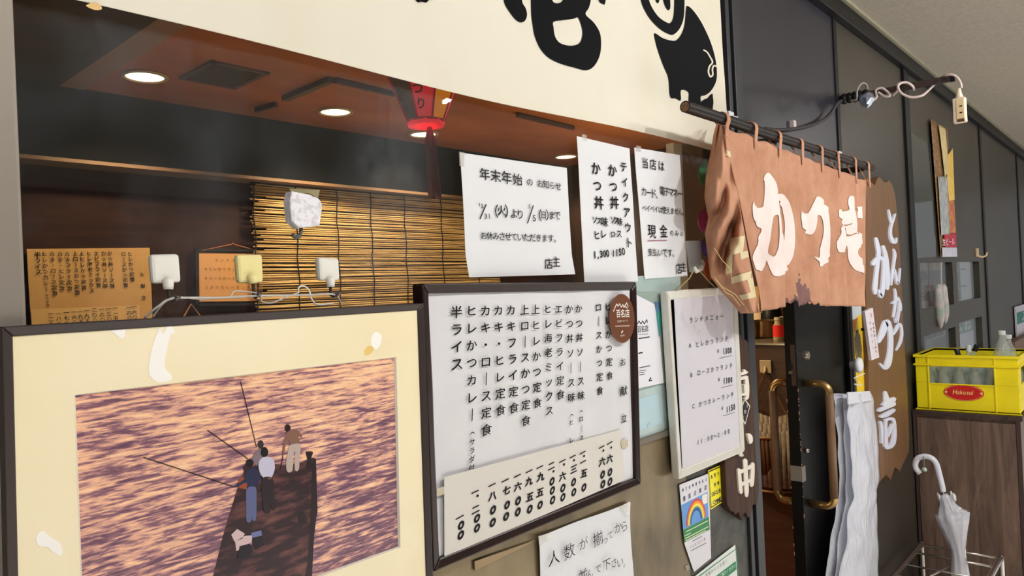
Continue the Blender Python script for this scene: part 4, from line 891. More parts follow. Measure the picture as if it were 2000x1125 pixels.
def drape(mb, foldfn, y, maxlen=.02, extra=.0):
    """split the long edges of a flat outline and lay it on the folds"""
    bm = bmesh.new(); vs = [bm.verts.new(p) for p in mb.v]
    for f in mb.f:
        try: bm.faces.new([vs[i] for i in f])
        except ValueError: pass
    bmesh.ops.triangulate(bm, faces=bm.faces[:])
    for _ in range(12):
        es = [e for e in bm.edges if e.calc_length() > maxlen]
        if not es: break
        bmesh.ops.subdivide_edges(bm, edges=es, cuts=1); bmesh.ops.triangulate(bm, faces=[f for f in bm.faces if len(f.verts) > 3])
    bm.verts.index_update()
    o = MB(); o.add([Vector((v.co.x, v.co.y+foldfn(v.co.x, v.co.z), v.co.z)) for v in bm.verts], [tuple(v.index for v in f.verts) for f in bm.faces]); bm.free(); return o
M_blk = mat('banner_black', rgb(10, 10, 14), .75, spec=.12)
m = MB()
big = [(492, -60), (495, 100), (505, 180), (520, 260), (560, 350), (620, 415), (700, 455), (800, 485), (865, 502), (915, 490), (955, 440), (978, 370), (980, 280), (965, 220), (925, 160), (872, 106), (895, 60), (910, -10), (905, -120), (860, -190), (700, -215), (560, -200), (505, -150)]
hole = [(650, 158), (720, 147), (790, 137), (817, 128), (836, 165), (850, 220), (848, 270), (830, 310), (790, 327), (740, 325), (690, 305), (660, 260), (650, 200)]
hole2 = [(634, -60), (638, 0), (660, 26), (700, 20), (722, -20), (726, -80), (680, -105)]
trace(m, [big, hole, hole2], BY, 0, lift=.0012, mp=zb3)
trace(m, [[(300, -120), (305, 10), (340, 80), (385, 140), (420, 160), (450, 150), (465, 110), (455, 60), (430, 10), (420, -120)]], BY, 0, lift=.0012, mp=zb3)
trace(m, [[(930, -120), (965, 10), (990, 32), (1010, 25), (1020, -120)]], BY, 0, lift=.0012, mp=zb3)
trace(m, [[(-365, -120), (-310, 0), (-270, 8), (-225, 4), (-190, -120)]], BY, 0, lift=.0012, mp=zb3)
S3 = lambda st: stroke(m, [(x, y, w) for x, y, w in st], BY, zb3, thick=.0006, lift=.0012)
S3([(372, -60, 42), (352, -230, 44), (430, -320, 44), (700, -345, 44), (960, -330, 46), (1010, -220, 44), (985, -60, 26)])
S3([(705, -1010, 40), (715, -850, 54), (720, -660, 50), (715, -500, 46)]); S3([(400, -790, 40), (700, -810, 54), (1010, -830, 40)]); S3([(480, -500, 40), (715, -520, 50), (950, -530, 40)])
S3([(-860, -430, 40), (-640, -560, 52), (-360, -560, 56), (-200, -380, 58), (-220, -160, 52), (-270, -40, 40)])
put(m, 'か', Vector((.60, BY, 2.45)), .36, off=.055, lift=.0014, res=6)
ban.part('lettering', drape(m, bfold, BY), M_blk)
m = MB()
head = [(1258, -150), (1262, -60), (1270, 20), (1300, 90), (1340, 150), (1400, 210), (1460, 245), (1495, 250), (1530, 225), (1560, 180), (1582, 110), (1592, -40), (1590, -190), (1620, -330), (1560, -300), (1480, -350), (1390, -330), (1310, -350), (1290, -250)]
inner = [(1335, -110), (1322, -40), (1330, 20), (1360, 80), (1400, 130), (1450, 162), (1478, 166), (1500, 130), (1510, 60), (1514, -40), (1500, -120), (1420, -150)]
trace(m, [head, inner], BY, 0, lift=.0012, mp=zb3)
trace(m, [[(1430, -20), (1434, 20), (1450, 60), (1468, 75), (1482, 50), (1478, -40), (1458, -90), (1434, -60)]], BY, 0, lift=.0012, mp=zb3)
trace(m, [[(1362, -50), (1375, 10), (1392, 25), (1402, 0), (1400, -50), (1382, -90)]], BY, 0, lift=.0012, mp=zb3)
body = [(1362, 240), (1420, 275), (1480, 292), (1520, 288), (1560, 240), (1585, 170), (1600, 60), (1612, 42), (1650, 70), (1700, 140), (1740, 220), (1775, 310), (1800, 420), (1806, 520), (1795, 590), (1760, 650), (1720, 680), (1686, 690), (1686, 748), (1644, 738), (1600, 728), (1598, 660), (1545, 645), (1542, 717), (1504, 703), (1466, 690), (1455, 560), (1420, 470), (1385, 370), (1365, 290)]
trace(m, [body], BY, 0, lift=.0012, mp=zb3)
trace(m, [[(1692, 775), (1692, 722), (1735, 700), (1772, 668), (1770, 790)]], BY, 0, lift=.0012, mp=zb3, sm=2)
ban.part('pig_emblem', drape(m, bfold, BY), M_blk)
m = MB(); tl = [(1714, 358, 10), (1738, 372, 10), (1758, 405, 10), (1775, 445, 11), (1752, 475, 11), (1742, 515, 11), (1754, 548, 11), (1772, 535, 11), (1772, 495, 11), (1785, 470, 11), (1812, 480, 10)]
stroke(m, [(x, y, w/3.636) for x, y, w in tl], BY, zb3, thick=.0006, lift=.0018)
ban.part('curly_tail', drape(m, bfold, BY), M_ban, label='cream curly tail line')
st = MB(); trace(st, [[(165, 14), (178, 8), (190, 10), (196, 20), (182, 22)]], BY, .0004, lift=.002, mp=lambda x, y: (x, y)); ban.part('stain', drape(st, bfold, BY), mat('rust_stain', rgb(226, 190, 130), .8), label='small rust stain')
# ================================================================== rod and brown curtain (noren)
RY = -.12; RZ = 2.043
M_rod = mat('dark_rod', rgb(24, 19, 18), .4, spec=.3, c2=rgb(36, 27, 24), scale=8, stretch=(.4, 3, 3))
rod = Thing('curtain_rod', 'dark wooden curtain rod above the brown shop curtain', 'curtain rod', (2.15, RY, RZ))
xs = [1.463+(2.853-1.463)*i/24 for i in range(25)]
rod.part('pole', MB().tube([(x, RY, RZ+.0006*math.sin(x*9)) for x in xs], [.0128+.0006*math.sin(x*13) for x in xs], 16), M_rod, smooth='auto')
rod.part('end_grain', MB().lathe((1.4625, RY, RZ), [(.0001, -.0016), (.006, -.0012), (.0105, 0)], 14, axis=X), mat('end_grain', rgb(126, 92, 58), .6, c2=rgb(84, 60, 38), scale=200), label='pale end grain')
for x in (1.985, 2.86-.08):
    rod.part('bracket', MB().box((x-.012, RY+.008, RZ-.018), (x+.012, -.0, RZ+.002)).box((x-.016, -.02, RZ-.04), (x+.016, -.0165, RZ+.03)), mat('bracket_%d' % int(x*100), rgb(30, 28, 28), .4), bevel=.001)
M_wp = mat('white_plastic', rgb(220, 220, 224), .4)
for px, py, lab in ((1429, 224, 'small white plastic clip on the wall behind the left part of the curtain rod'), (1642, 300, 'small white plastic clip on the wall near the right end of the curtain rod')):
    p = onY(px, py, -.024 if px < 1500 else -.010)
    tag(build('wall_clip', MB().box(p+Vector((-.016, 0, -.009)), p+Vector((.016, .008 if px < 1500 else .0035, .009))).box(p+Vector((-.016, -.012, -.009)), p+Vector((.016, 0, -.006))), M_wp, org=p, bevel=.001), lab, 'clip')
NY = -.125
def nfold(x, z):
    t = min(1, max(0, (2.03-z)/.52)); s = 2*math.pi/.172
    w = math.sin(x*s+.6+.5*math.sin(z*4))*.75+.35*math.sin(x*s*2.07+1.4+z*2)+.25*math.sin(x*s*.47+2)
    e = max(0, (x-2.60)/.18)
    return -(.004+.0125*t)*w*(1-.45*min(1, max(0, (x-2.2)/.6)))+.010*noise.noise(Vector((x*5, z*4, 3)))*t
LOOPX = [onY(px, 232+(325-232)*(px-1411)/277, RY).x for px in (1411, 1466, 1514, 1557, 1596, 1628, 1662, 1688)]
_nf = nfold
def nfold(x, z):
    t = max(0, (2.03-z)/.52); g = math.exp(-t/.55)
    c = sum(math.exp(-((x-l-.006*math.sin(z*9+l*7))/.016)**2)-.8*math.exp(-((x-l-.045-.01*t)/.02)**2) for l in LOOPX)
    return _nf(x, z)-.0046*c*(.45+.55*g)
def nsurf(px, py):
    y = NY
    for _ in range(40):
        p = onY(px, py, y); y += .35*(NY+nfold(p.x, p.z)-y)
    return onY(px, py, y)
def ptop(u): return Vector((1418+(1690-1418)*u, 247+(352-247)*u+5*math.sin(u*math.pi*7)**2*(1-.5*u)))
def pbot(u):
    x = 1483+(1690-1483)*u; y = 611-15*min(1, u/.28)+4*max(0, u-.28)
    if .27 < u < .56: y += -10*math.sin((u-.27)/.29*math.pi)+7*noise.noise(Vector((u*60, 2, 0)))+(9 if .36 < u < .42 else 0)
    return Vector((x, y+1.2*noise.noise(Vector((u*30, 0, 5)))))
def npx(u, v):
    a, b = ptop(u), pbot(u); bow = math.sin(v*math.pi)
    return a.lerp(b, v)+Vector((2*bow*(u-.5), 0))
def nfn(u, v, dy=0):
    p = onY(*npx(u, v), NY); return Vector((p.x, NY+nfold(p.x, p.z)+dy, p.z))
def nmf(u, v):
    d = noise.noise(Vector((u*14, v*9, 1)))*.5+noise.noise(Vector((u*50, v*40, 4)))*.35
    return 1 if (v > .80 and abs(u-.40) < .16 and (v-.80)*5.2-abs(u-.40)*5+d > .42) else 0
def cloth(name, c1, c2):
    m, nt, b = newmat(name); b.inputs['Roughness'].default_value = .9; b.inputs['Specular IOR Level'].default_value = .1
    tc = N(nt, 'ShaderNodeTexCoord')
    n1 = N(nt, 'ShaderNodeTexNoise', Scale=7., Detail=8., Roughness=.7); nt.links.new(tc.outputs['Object'], n1.inputs['Vector'])
    rp = N(nt, 'ShaderNodeValToRGB'); e = rp.color_ramp.elements; e[0].position = .35; e[1].position = .68; e[0].color = c1; e[1].color = c2
    nt.links.new(n1.outputs['Fac'], rp.inputs[0]); nt.links.new(rp.outputs[0], b.inputs['Base Color'])
    n2 = N(nt, 'ShaderNodeTexNoise', Scale=420., Detail=3.); nt.links.new(tc.outputs['Object'], n2.inputs['Vector'])
    bp = N(nt, 'ShaderNodeBump', Strength=.35, Distance=.0015); nt.links.new(n2.outputs['Fac'], bp.inputs['Height']); nt.links.new(bp.outputs[0], b.inputs['Normal'])
    return m
M_nor = cloth('curtain_cloth', rgb(172, 124, 98), rgb(200, 152, 124)); M_burn = cloth('curtain_stain', rgb(112, 84, 84), rgb(140, 104, 98))
M_let = cloth('curtain_print', rgb(224, 208, 202), rgb(236, 224, 218))
nor = Thing('shop_curtain', 'short brown cotton shop curtain with big pale lettering over the doorway', 'curtain', (2.15, NY, 1.5))
m = MB(); m.grid(lambda u, v: nfn(u, v), 150, 60, mf=nmf)
# the left end turned back towards the window and bunched up
LF = [(1400, 240), (1394, 262), (1388, 300), (1379, 345), (1376, 385), (1384, 425), (1377, 455), (1383, 500), (1388, 540), (1404, 562), (1428, 590), (1447, 612)]
def wpx(u, v):
    k = v*(len(LF)-1); i = min(int(k), len(LF)-2); a = Vector(LF[i]).lerp(Vector(LF[i+1]), k-i); return a.lerp(npx(0, v), u)
def wfn(u, v, dy=0):
    q = wpx(u, v); y1 = NY+nfold(nfn(0, v).x, nfn(0, v).z)
    e = math.sin(u*math.pi); kn = math.exp(-((v-.52)/.17)**2)
    y = -.052+(y1+.052)*u**.8 + e*(.016*math.sin(v*9+u*5)+.03*kn*math.sin(u*9+v*26)+.014*noise.noise(Vector((u*5, v*7, 9)))) - .012*e
    return onY(q.x, q.y, min(y, -.03)+dy)
m.grid(lambda u, v: wfn(u, v), 44, 70)
nor.part('cloth', m, [M_nor, M_burn], smooth=True, solid=.0016, recalc=False)
def zn(x, y): return (1450+x/5.112, 330+y/5.112)
m = MB()
ka = [(200, 110), (215, 65), (240, 42), (270, 55), (310, 110), (335, 165), (345, 230), (348, 250), (370, 248), (400, 258), (430, 290), (460, 340), (485, 420), (505, 520), (515, 640), (515, 740), (505, 830), (485, 900), (455, 950), (432, 970), (430, 1020), (400, 1055), (360, 1072), (320, 1072), (290, 1050), (265, 1000), (245, 950), (230, 915), (215, 960), (195, 1000), (170, 1022), (140, 1010), (110, 960), (92, 900), (95, 860), (120, 800), (145, 740), (165, 650), (168, 590), (135, 572), (120, 530), (100, 490), (92, 430), (90, 370), (105, 330), (120, 370), (150, 390), (190, 380), (200, 350), (210, 250), (210, 130)]
kh = [(300, 480), (325, 460), (350, 470), (358, 560), (360, 660), (350, 780), (330, 840), (305, 875), (265, 860), (245, 835), (250, 780), (270, 690), (280, 600), (290, 530)]
kh2 = [(357, 320), (375, 370), (395, 440), (410, 520), (412, 620), (405, 720), (390, 640), (377, 500), (364, 400)]
trace(m, [ka, kh, kh2], NY, 0, lift=.003, mp=zn, surf=nsurf)
tsu = [(585, 415), (600, 440), (630, 445), (660, 420), (690, 360), (715, 310), (735, 278), (765, 280), (800, 310), (835, 370), (850, 430), (860, 500), (868, 600), (868, 720), (862, 820), (845, 890), (820, 945), (790, 970), (765, 970), (760, 930), (735, 905), (708, 875), (758, 885), (765, 800), (785, 720), (800, 640), (800, 560), (785, 490), (760, 462), (740, 470), (738, 520), (725, 590), (700, 640), (670, 658), (640, 650), (605, 600), (585, 540), (578, 470)]
trace(m, [tsu], NY, 0, lift=.003, mp=zn, surf=nsurf)
ichi = [(1045, 340), (1058, 405), (990, 425), (965, 405), (955, 440), (970, 490), (1000, 560), (985, 580), (980, 640), (955, 690), (932, 740), (940, 800), (975, 835), (1005, 815), (1030, 765), (1040, 800), (1045, 880), (1070, 950), (1120, 1010), (1190, 1060), (1190, 940), (1165, 880), (1160, 790), (1180, 760), (1187, 690), (1170, 640), (1148, 650), (1140, 560), (1125, 440), (1112, 400), (1108, 285), (1080, 268), (1055, 285)]
sl1 = [(1004, 560), (1040, 556), (1085, 543), (1087, 549), (1045, 566), (1010, 570)]
sl2 = [(1022, 590), (1034, 650), (1080, 655), (1142, 632), (1144, 640), (1085, 665), (1034, 674), (1028, 655), (1016, 596)]
trace(m, [ichi, sl1, sl2], NY, 0, lift=.003, mp=zn, surf=nsurf)
trace(m, [[(1130, 385), (1186, 374), (1192, 495), (1142, 490)]], NY, 0, lift=.003, mp=zn, surf=nsurf, sm=1)
nor.part('lettering', drape(m, nfold, NY, .012), M_let, smooth=True)
# print fragments on the turned-back end
def wing_patch(mb, u0, u1, v0, v1, sk=0., n=8):
    mb.grid(lambda a, b: wfn(min(1, u0+(u1-u0)*a+sk*b), v0+(v1-v0)*b, -.0022), n, n)
m = MB(); wing_patch(m, .62, 1., .585, .665, -.12); wing_patch(m, .46, .62, .66, .75, -.1); wing_patch(m, .80, 1., .665, .70); wing_patch(m, .44, 1., .775, .815, -.06); wing_patch(m, .84, 1., .81, .895); wing_patch(m, .40, 1., .885, .915, .03); wing_patch(m, .72, .99, .135, .165)
nor.part('print_fragment', m, mat('faded_print', rgb(214, 198, 160), .9), label='broken pieces of pale print on the turned-back end', smooth=True, recalc=False)
for px in (1411, 1466, 1514, 1557, 1596, 1628, 1662, 1688):
    k = (px-1411)/277; py = 232+(325-232)*k
    p = onY(px, py, RY); x = p.x
    tz = nfn(min(1, max(0, (px-1411)/278)), 0).z
    pth = [Vector((x+.003, NY-.004+nfold(x, tz), tz-.026)), Vector((x+.002, NY-.006+nfold(x, tz)*.6, tz)), Vector((x, RY-.0155, RZ-.008))]
    pth += [Vector((x, RY-.0158*math.cos(a), RZ+.0158*math.sin(a))) for a in [i*math.pi/10 for i in range(11)]]
    pth += [Vector((x, RY+.0155, RZ-.008)), Vector((x+.002, NY+.006+nfold(x, tz)*.6, tz+.002)), Vector((x+.003, NY+.003+nfold(x, tz), tz-.02))]
    nor.part('loop', MB().strip(pth, .017, .0018, X), M_nor, smooth='auto')
for pts in ([onY(1397, 545, -.13), onY(1418, 572, -.134), onY(1430, 577, -.136), onY(1446, 598, -.136)], [onY(1395, 540, -.12), onY(1410, 560, -.13), onY(1436, 575, -.136), onY(1452, 596, -.135)], [onY(1395, 484, -.12), onY(1410, 508, -.128), onY(1424, 522, -.13), onY(1429, 540, -.13)]):
    nor.part('loose_thread', MB().tube(pts, .0009, 5), mat('thread_%d' % len(bpy.data.materials), rgb(206, 178, 120), .8))
# ================================================================== sliding door leaf
M_door = mat('door_black', rgb(9, 8, 9), .5, spec=.2, c2=rgb(14, 12, 12), scale=4)
E0 = 2.392; DY0, DY1 = .012, .05
dr = Thing('sliding_door', 'black sliding door standing half open behind the brown curtain', 'door', (2.8, .03, 0))
dr.part('leaf', MB().box((E0, DY0, .02), (3.3, DY1, 2.05)), M_door, bevel=.002)
M_brass = mat('brass', rgb(176, 144, 92), .32, .85); M_grip = mat('handle_grip', rgb(128, 98, 72), .5, spec=.4, c2=rgb(110, 82, 58), scale=9)
def handle(y0, y1, lab, xx):
    zt, zb = 1.305, .905
    def cr(a): return a
    pts = [Vector((xx, y0, zt))]; r = .03; sg = 1 if y1 > y0 else -1
    for i in range(7): a = i*math.pi/12; pts.append(Vector((xx, y1-sg*r+sg*r*math.sin(a), zt-r+r*math.cos(a))))
    top = pts[:]; 
    low = [Vector((p.x, p.y, zt+zb-p.z)) for p in pts][::-1]
    h = dr.part('handle', MB().tube([top[-1], low[0]], .0135, 14), M_grip, label=lab, smooth=True)
    dr.part('bend', MB().tube(top+[top[-1]-Z*.03], .0125, 14), M_brass, under=h, smooth=True, label='brass upper bend'); dr.part('bend', MB().tube([low[0]+Z*.03]+low, .0125, 14), M_brass, under=h, smooth=True, label='brass lower bend')
handle(DY0, -.068, 'outside pull handle with brass ends', E0+.055); handle(DY1, .115, 'inside pull handle with brass ends', E0+.045)
def edge_rect(px0, px1, py0, py1, t=.0015):
    a, b = onX(px0, py0, E0), onX(px1, py1, E0); return MB().box((E0-t, max(DY0+.004, min(a.y, b.y)), min(a.z, b.z)), (E0+.002, min(DY1-.004, max(a.y, b.y)), max(a.z, b.z)))
lp = dr.part('lock_plate', edge_rect(1543, 1556, 673, 754), mat('lock_steel', rgb(92, 76, 66), .35, .7), bevel=.0005)
zc_ = onX(1550, 727, E0).z
dr.part('latch', MB().box((E0-.006, .026, zc_-.006), (E0, .038, zc_+.004)), mat('latch_steel', rgb(150, 130, 110), .3, .8), under=lp); dr.part('latch_slot', MB().box((E0-.0022, .025, zc_+.010), (E0, .039, zc_+.028)), M_black, under=lp)
ck = onY(1570, 694, DY0); dr.part('key_cylinder', MB().lathe((ck.x, DY0, ck.z), [(.016, 0), (.016, -.010), (.013, -.016), (.0001, -.016)], 20, axis=Y), mat('cylinder_steel', rgb(176, 168, 156), .25, .9), smooth='auto')
bk = onY(1573, 880, DY0); dr.part('door_bolt', MB().lathe((bk.x, DY0, bk.z), [(.008, 0), (.009, -.004), (.006, -.012), (.0001, -.013)], 14, axis=Y), mat('bolt_steel', rgb(170, 166, 160), .25, .9), smooth=True)
a = onX(1556, 922, E0); dr.part('tape', MB().box((E0-.0012, DY0, a.z-.03), (E0+.004, DY1, a.z+.02)).box((E0-.001, DY0-.0008, a.z-.032), (E0+.03, DY0+.001, a.z+.018)), mat('edge_tape', rgb(122, 116, 108), .5), label='strip of grey tape round the door edge')
m = MB()
for k in range(46):
    z = random.uniform(.3, 1.3); y = random.choice((DY0, DY1)); h = random.uniform(.003, .014)
    m.box((E0-.0006, y-.0012, z), (E0+.0012, y+.0012, z+h))
dr.part('worn_paint', m, mat('bare_metal', rgb(168, 126, 96), .5), label='chipped paint along the edge')
# ================================================================== wooden OPEN board left of the doorway
WBY = -.022
M_char = wood('charred_wood', rgb(34, 20, 15), rgb(84, 54, 38), (10, 10, .9), 4, .6, bump=.5)
wb = Thing('wooden_board', 'narrow dark charred-wood board with white characters, hanging behind the lunch menu', 'sign', onY(1450, 1010, WBY))
def zw(x, y): return (1420+x/2.9625, 640+y/2.9613)
pts = [(-20, 60), (76, 35), (92, 62), (112, 72), (124, 92), (132, 240), (152, 400), (160, 560), (165, 700), (178, 830), (186, 900), (184, 960), (176, 1028), (160, 1020), (150, 1030), (138, 1090), (124, 1100), (110, 1070), (98, 1075), (90, 1115), (78, 1100), (68, 1065), (50, 1085), (40, 1065), (22, 1060), (10, 1040), (0, 1020), (-10, 800), (-16, 400)]
q = [onY(*zw(*p), WBY) for p in pts]; m = MB(); m.prism(q, Y*.016); wb.part('board', m, M_char, bevel=.002)
M_wl = mat('white_letter', rgb(226, 218, 204), .6)
t = MB()
for st in ([(100, 765, 24), (104, 850, 24), (108, 940, 24), (108, 975, 14)], [(62, 820, 20), (66, 880, 20), (72, 940, 20), (74, 955, 14)], [(142, 785, 18), (140, 840, 22), (136, 900, 22), (134, 915, 14)], [(62, 838, 20), (100, 820, 18), (142, 796, 20)], [(72, 908, 20), (100, 895, 18), (136, 880, 20)]):
    stroke(t, [(x, y, w/2.96) for x, y, w in st], WBY, zw, thick=.003)
for st in ([(112, 615, 16), (122, 630, 26), (126, 655, 22), (122, 668, 10)], [(62, 600, 16), (56, 650, 24), (70, 730, 20), (82, 735, 10)], [(90, 245, 14), (96, 262, 20)], [(40, 275, 14), (90, 262, 16), (106, 256, 12)], [(102, 285, 18), (106, 340, 22), (106, 400, 18), (96, 410, 14)], [(50, 300, 14), (102, 285, 18)], [(88, 330, 12), (92, 380, 14), (70, 386, 12)], [(50, 300, 14), (54, 400, 14)]):
    stroke(t, [(x, y, w/2.96) for x, y, w in st], WBY, zw, thick=.003)
wb.part('lettering', t, M_wl)
dm = [(104, 412), (134, 452), (106, 560), (70, 500)]
wb.part('diamond_sticker', MB().prism([onY(*zw(*p), WBY-.0035) for p in dm], Y*.003), M_wl); d2 = [(p[0]+(103-p[0])*.14, p[1]+(480-p[1])*.14) for p in dm]
wb.part('diamond_face', MB().prism([onY(*zw(*p), WBY-.004) for p in d2], Y*.0006), M_black)
t = MB(); line(t, 'KOI', (92, 520), (116, 452), 8.5, WBY-.004, mp=zw, rot=-.2, off=.03, ws=1.3); wb.part('diamond_letters', t, M_wl)
# ================================================================== right of the door
def strip_lines(mb, lines, y, w=.0016):
    for a, b in lines: mb.bar(onY(*a, y), onY(*b, y), w, .0003, up=Y)
struct('trim_13', MB().box((2.90, -.012, 0), (2.972, .0, 2.0)), mat('grey_post', rgb(96, 94, 92), .4, .4), bevel=.002)
BPY = -.014
bpst = Thing('beer_poster', 'narrow yellow beer poster on the grey post beside the open door', 'poster', onY(1672, 770, BPY))
c = [(1664, 598), (1682, 596), (1690, 766), (1674, 770)]
bpst.part('sheet', MB().prism([onY(*p, BPY) for p in c], Y*.0012), mat('beer_yellow', rgb(238, 200, 40), .35))
def zp(x, y): return (1640+x/5.62, 590+y/5.62)
def pp(mb, loop, k=0, y=BPY): return mb.prism([onY(*zp(*p), y-.0003*(k+1)) for p in loop], Y*.0003)
bpst.part('foam_print', pp(MB(), [(135, 45), (238, 38), (240, 130), (205, 150), (165, 190), (142, 190)]), mat('poster_pale', rgb(206, 214, 218), .35))
bpst.part('orange_print', pp(MB(), [(145, 195), (200, 170), (170, 310), (152, 330)]), mat('poster_orange', rgb(220, 140, 40), .35))
bpst.part('dish_print', pp(MB(), [(160, 400), (180, 350), (225, 350), (245, 520), (240, 640), (190, 640), (168, 560)], 1), mat('poster_dish', rgb(150, 140, 110), .35, c2=rgb(90, 70, 50), scale=90))
bpst.part('dark_print', pp(MB(), [(175, 310), (205, 300), (208, 345), (182, 350)], 2), mat('poster_dark', rgb(50, 50, 34), .35))
SWY = -.030
sg = Thing('wooden_sign', 'tall brown wooden shop sign with raised white characters right of the doorway', 'sign', onY(1720, 940, SWY))
so = [(1686, 352), (1694, 348), (1700, 354), (1709, 362), (1713, 350), (1718, 345), (1726, 354), (1730, 356), (1737, 352), (1743, 361), (1748, 378), (1753, 420), (1757, 470), (1760, 540), (1764, 620), (1768, 700), (1773, 780), (1776, 850), (1775, 882), (1767, 900), (1758, 920), (1748, 912), (1740, 938), (1731, 927), (1716, 945), (1704, 935), (1698, 800), (1694, 650), (1690, 480)]
M_sign = wood('sign_wood', rgb(96, 66, 40), rgb(134, 98, 64), (22, 22, .7), 3.5, .45, spec=.4, bump=.12, distort=.6)
sg.part('board', MB().prism([onY(*p, SWY) for p in so], Y*.024), M_sign, bevel=.002)
def za(x, y): return (1680+x/3.516, 380+y/3.516)
def zd(x, y): return (1680+x/3.125, 600+y/3.125)
M_acr = mat('white_acrylic', rgb(228, 232, 248), .25, spec=.5); M_side = M_acr
T = [MB() for _ in range(7)]
S = lambda k, st, mp, s: stroke(T[k], [(x, y, w/s) for x, y, w in st], SWY, mp, thick=.006)
S(0, [(188, 105, 8), (196, 150, 14), (205, 195, 12)], za, 3.516); S(0, [(230, 135, 10), (215, 180, 14), (201, 230, 14), (199, 280, 16), (213, 320, 26), (232, 325, 22), (239, 298, 8)], za, 3.516)
S(1, [(222, 375, 8), (231, 410, 18), (226, 460, 16), (216, 530, 16), (206, 622, 10)], za, 3.516); S(1, [(212, 560, 8), (226, 515, 12), (237, 570, 14), (247, 612, 16), (259, 570, 12), (267, 508, 6)], za, 3.516)
S(2, [(230, 648, 10), (237, 690, 15), (234, 750, 14), (222, 842, 12)], za, 3.516); S(2, [(210, 748, 10), (232, 730, 14), (254, 722, 14), (262, 760, 14), (252, 830, 15), (242, 880, 15), (230, 852, 8)], za, 3.516); S(2, [(252, 705, 8), (268, 755, 14), (270, 797, 10)], za, 3.516)
S(3, [(217, 965, 8), (235, 935, 20), (258, 892, 20), (275, 910, 16), (279, 970, 15), (264, 1025, 16), (240, 1070, 6)], za, 3.516)
S(4, [(100, 300, 18), (110, 345, 26), (119, 400, 26), (112, 470, 26), (102, 560, 26), (94, 640, 30), (94, 680, 18)], za, 3.516); S(4, [(78, 480, 24), (100, 448, 28), (132, 436, 24), (152, 460, 20), (153, 540, 22), (147, 640, 26), (134, 700, 26), (116, 655, 8)], za, 3.516); S(4, [(147, 355, 18), (164, 420, 28), (175, 500, 28), (179, 580, 28), (177, 650, 18)], za, 3.516)
S(5, [(104, 212, 20), (128, 160, 36), (152, 92, 36), (172, 120, 30), (180, 190, 28), (176, 280, 30), (162, 345, 36), (142, 370, 22), (111, 342, 6)], zd, 3.125)
S(6, [(145, 518, 18), (153, 560, 30), (150, 612, 26)], zd, 3.125); S(6, [(128, 596, 14), (160, 576, 30), (199, 560, 28)], zd, 3.125); S(6, [(104, 632, 16), (120, 622, 24), (160, 605, 26), (198, 588, 26)], zd, 3.125); S(6, [(116, 668, 16), (150, 655, 28), (198, 626, 20)], zd, 3.125)
S(6, [(115, 700, 16), (122, 760, 14), (122, 828, 10)], zd, 3.125); S(6, [(148, 690, 14), (146, 760, 16), (150, 850, 26)], zd, 3.125); S(6, [(144, 688, 14), (175, 680, 18), (196, 690, 16), (202, 750, 18), (196, 815, 24), (180, 845, 24), (150, 858, 20)], zd, 3.125); S(6, [(158, 790, 8), (178, 740, 18), (186, 712, 8)], zd, 3.125)
for k, lab in enumerate(('to', 'n', 'ka', 'tsu', 'large ka', 'large tsu', 'ichi')): sg.part('raised_character', T[k], M_acr)
# small white plate with red seal in front of the sign
ply = -.075
pl = Thing('name_plate', 'small tilted white plate with a red seal in front of the wooden sign', 'plate', onY(1705, 703, ply))
c = [zp(277, 105), zp(365, 62), zp(436, 608), zp(352, 640)]
pl.part('plate', MB().prism([onY(*p, ply) for p in c], Vector((.004, .012, 0))), mat('plate_white', rgb(222, 212, 216), .4), bevel=.001)
t = MB(); line(t, '営', zp(345, 145), zp(345, 145), 9, ply, ws=1.4); pl.part('red_seal', t, mat('seal_red', rgb(214, 120, 140), .5))
t = MB(); line(t, '営業時間のご案内', zp(368, 240), zp(398, 540), 5.5, ply, ws=1.8, vert=True, res=1, off=.01); line(t, '定休日なし', zp(335, 230), zp(368, 500), 5.5, ply, ws=1.8, vert=True, res=1, off=.01)
pl.part('writing', t, mat('plate_grey', rgb(110, 96, 108), .5))
pl.part('standoff', MB().bar(onY(*zp(340, 300), ply+.011), onY(*zp(340, 300), ply+.011)+Y*.033, .01, .01), M_black)
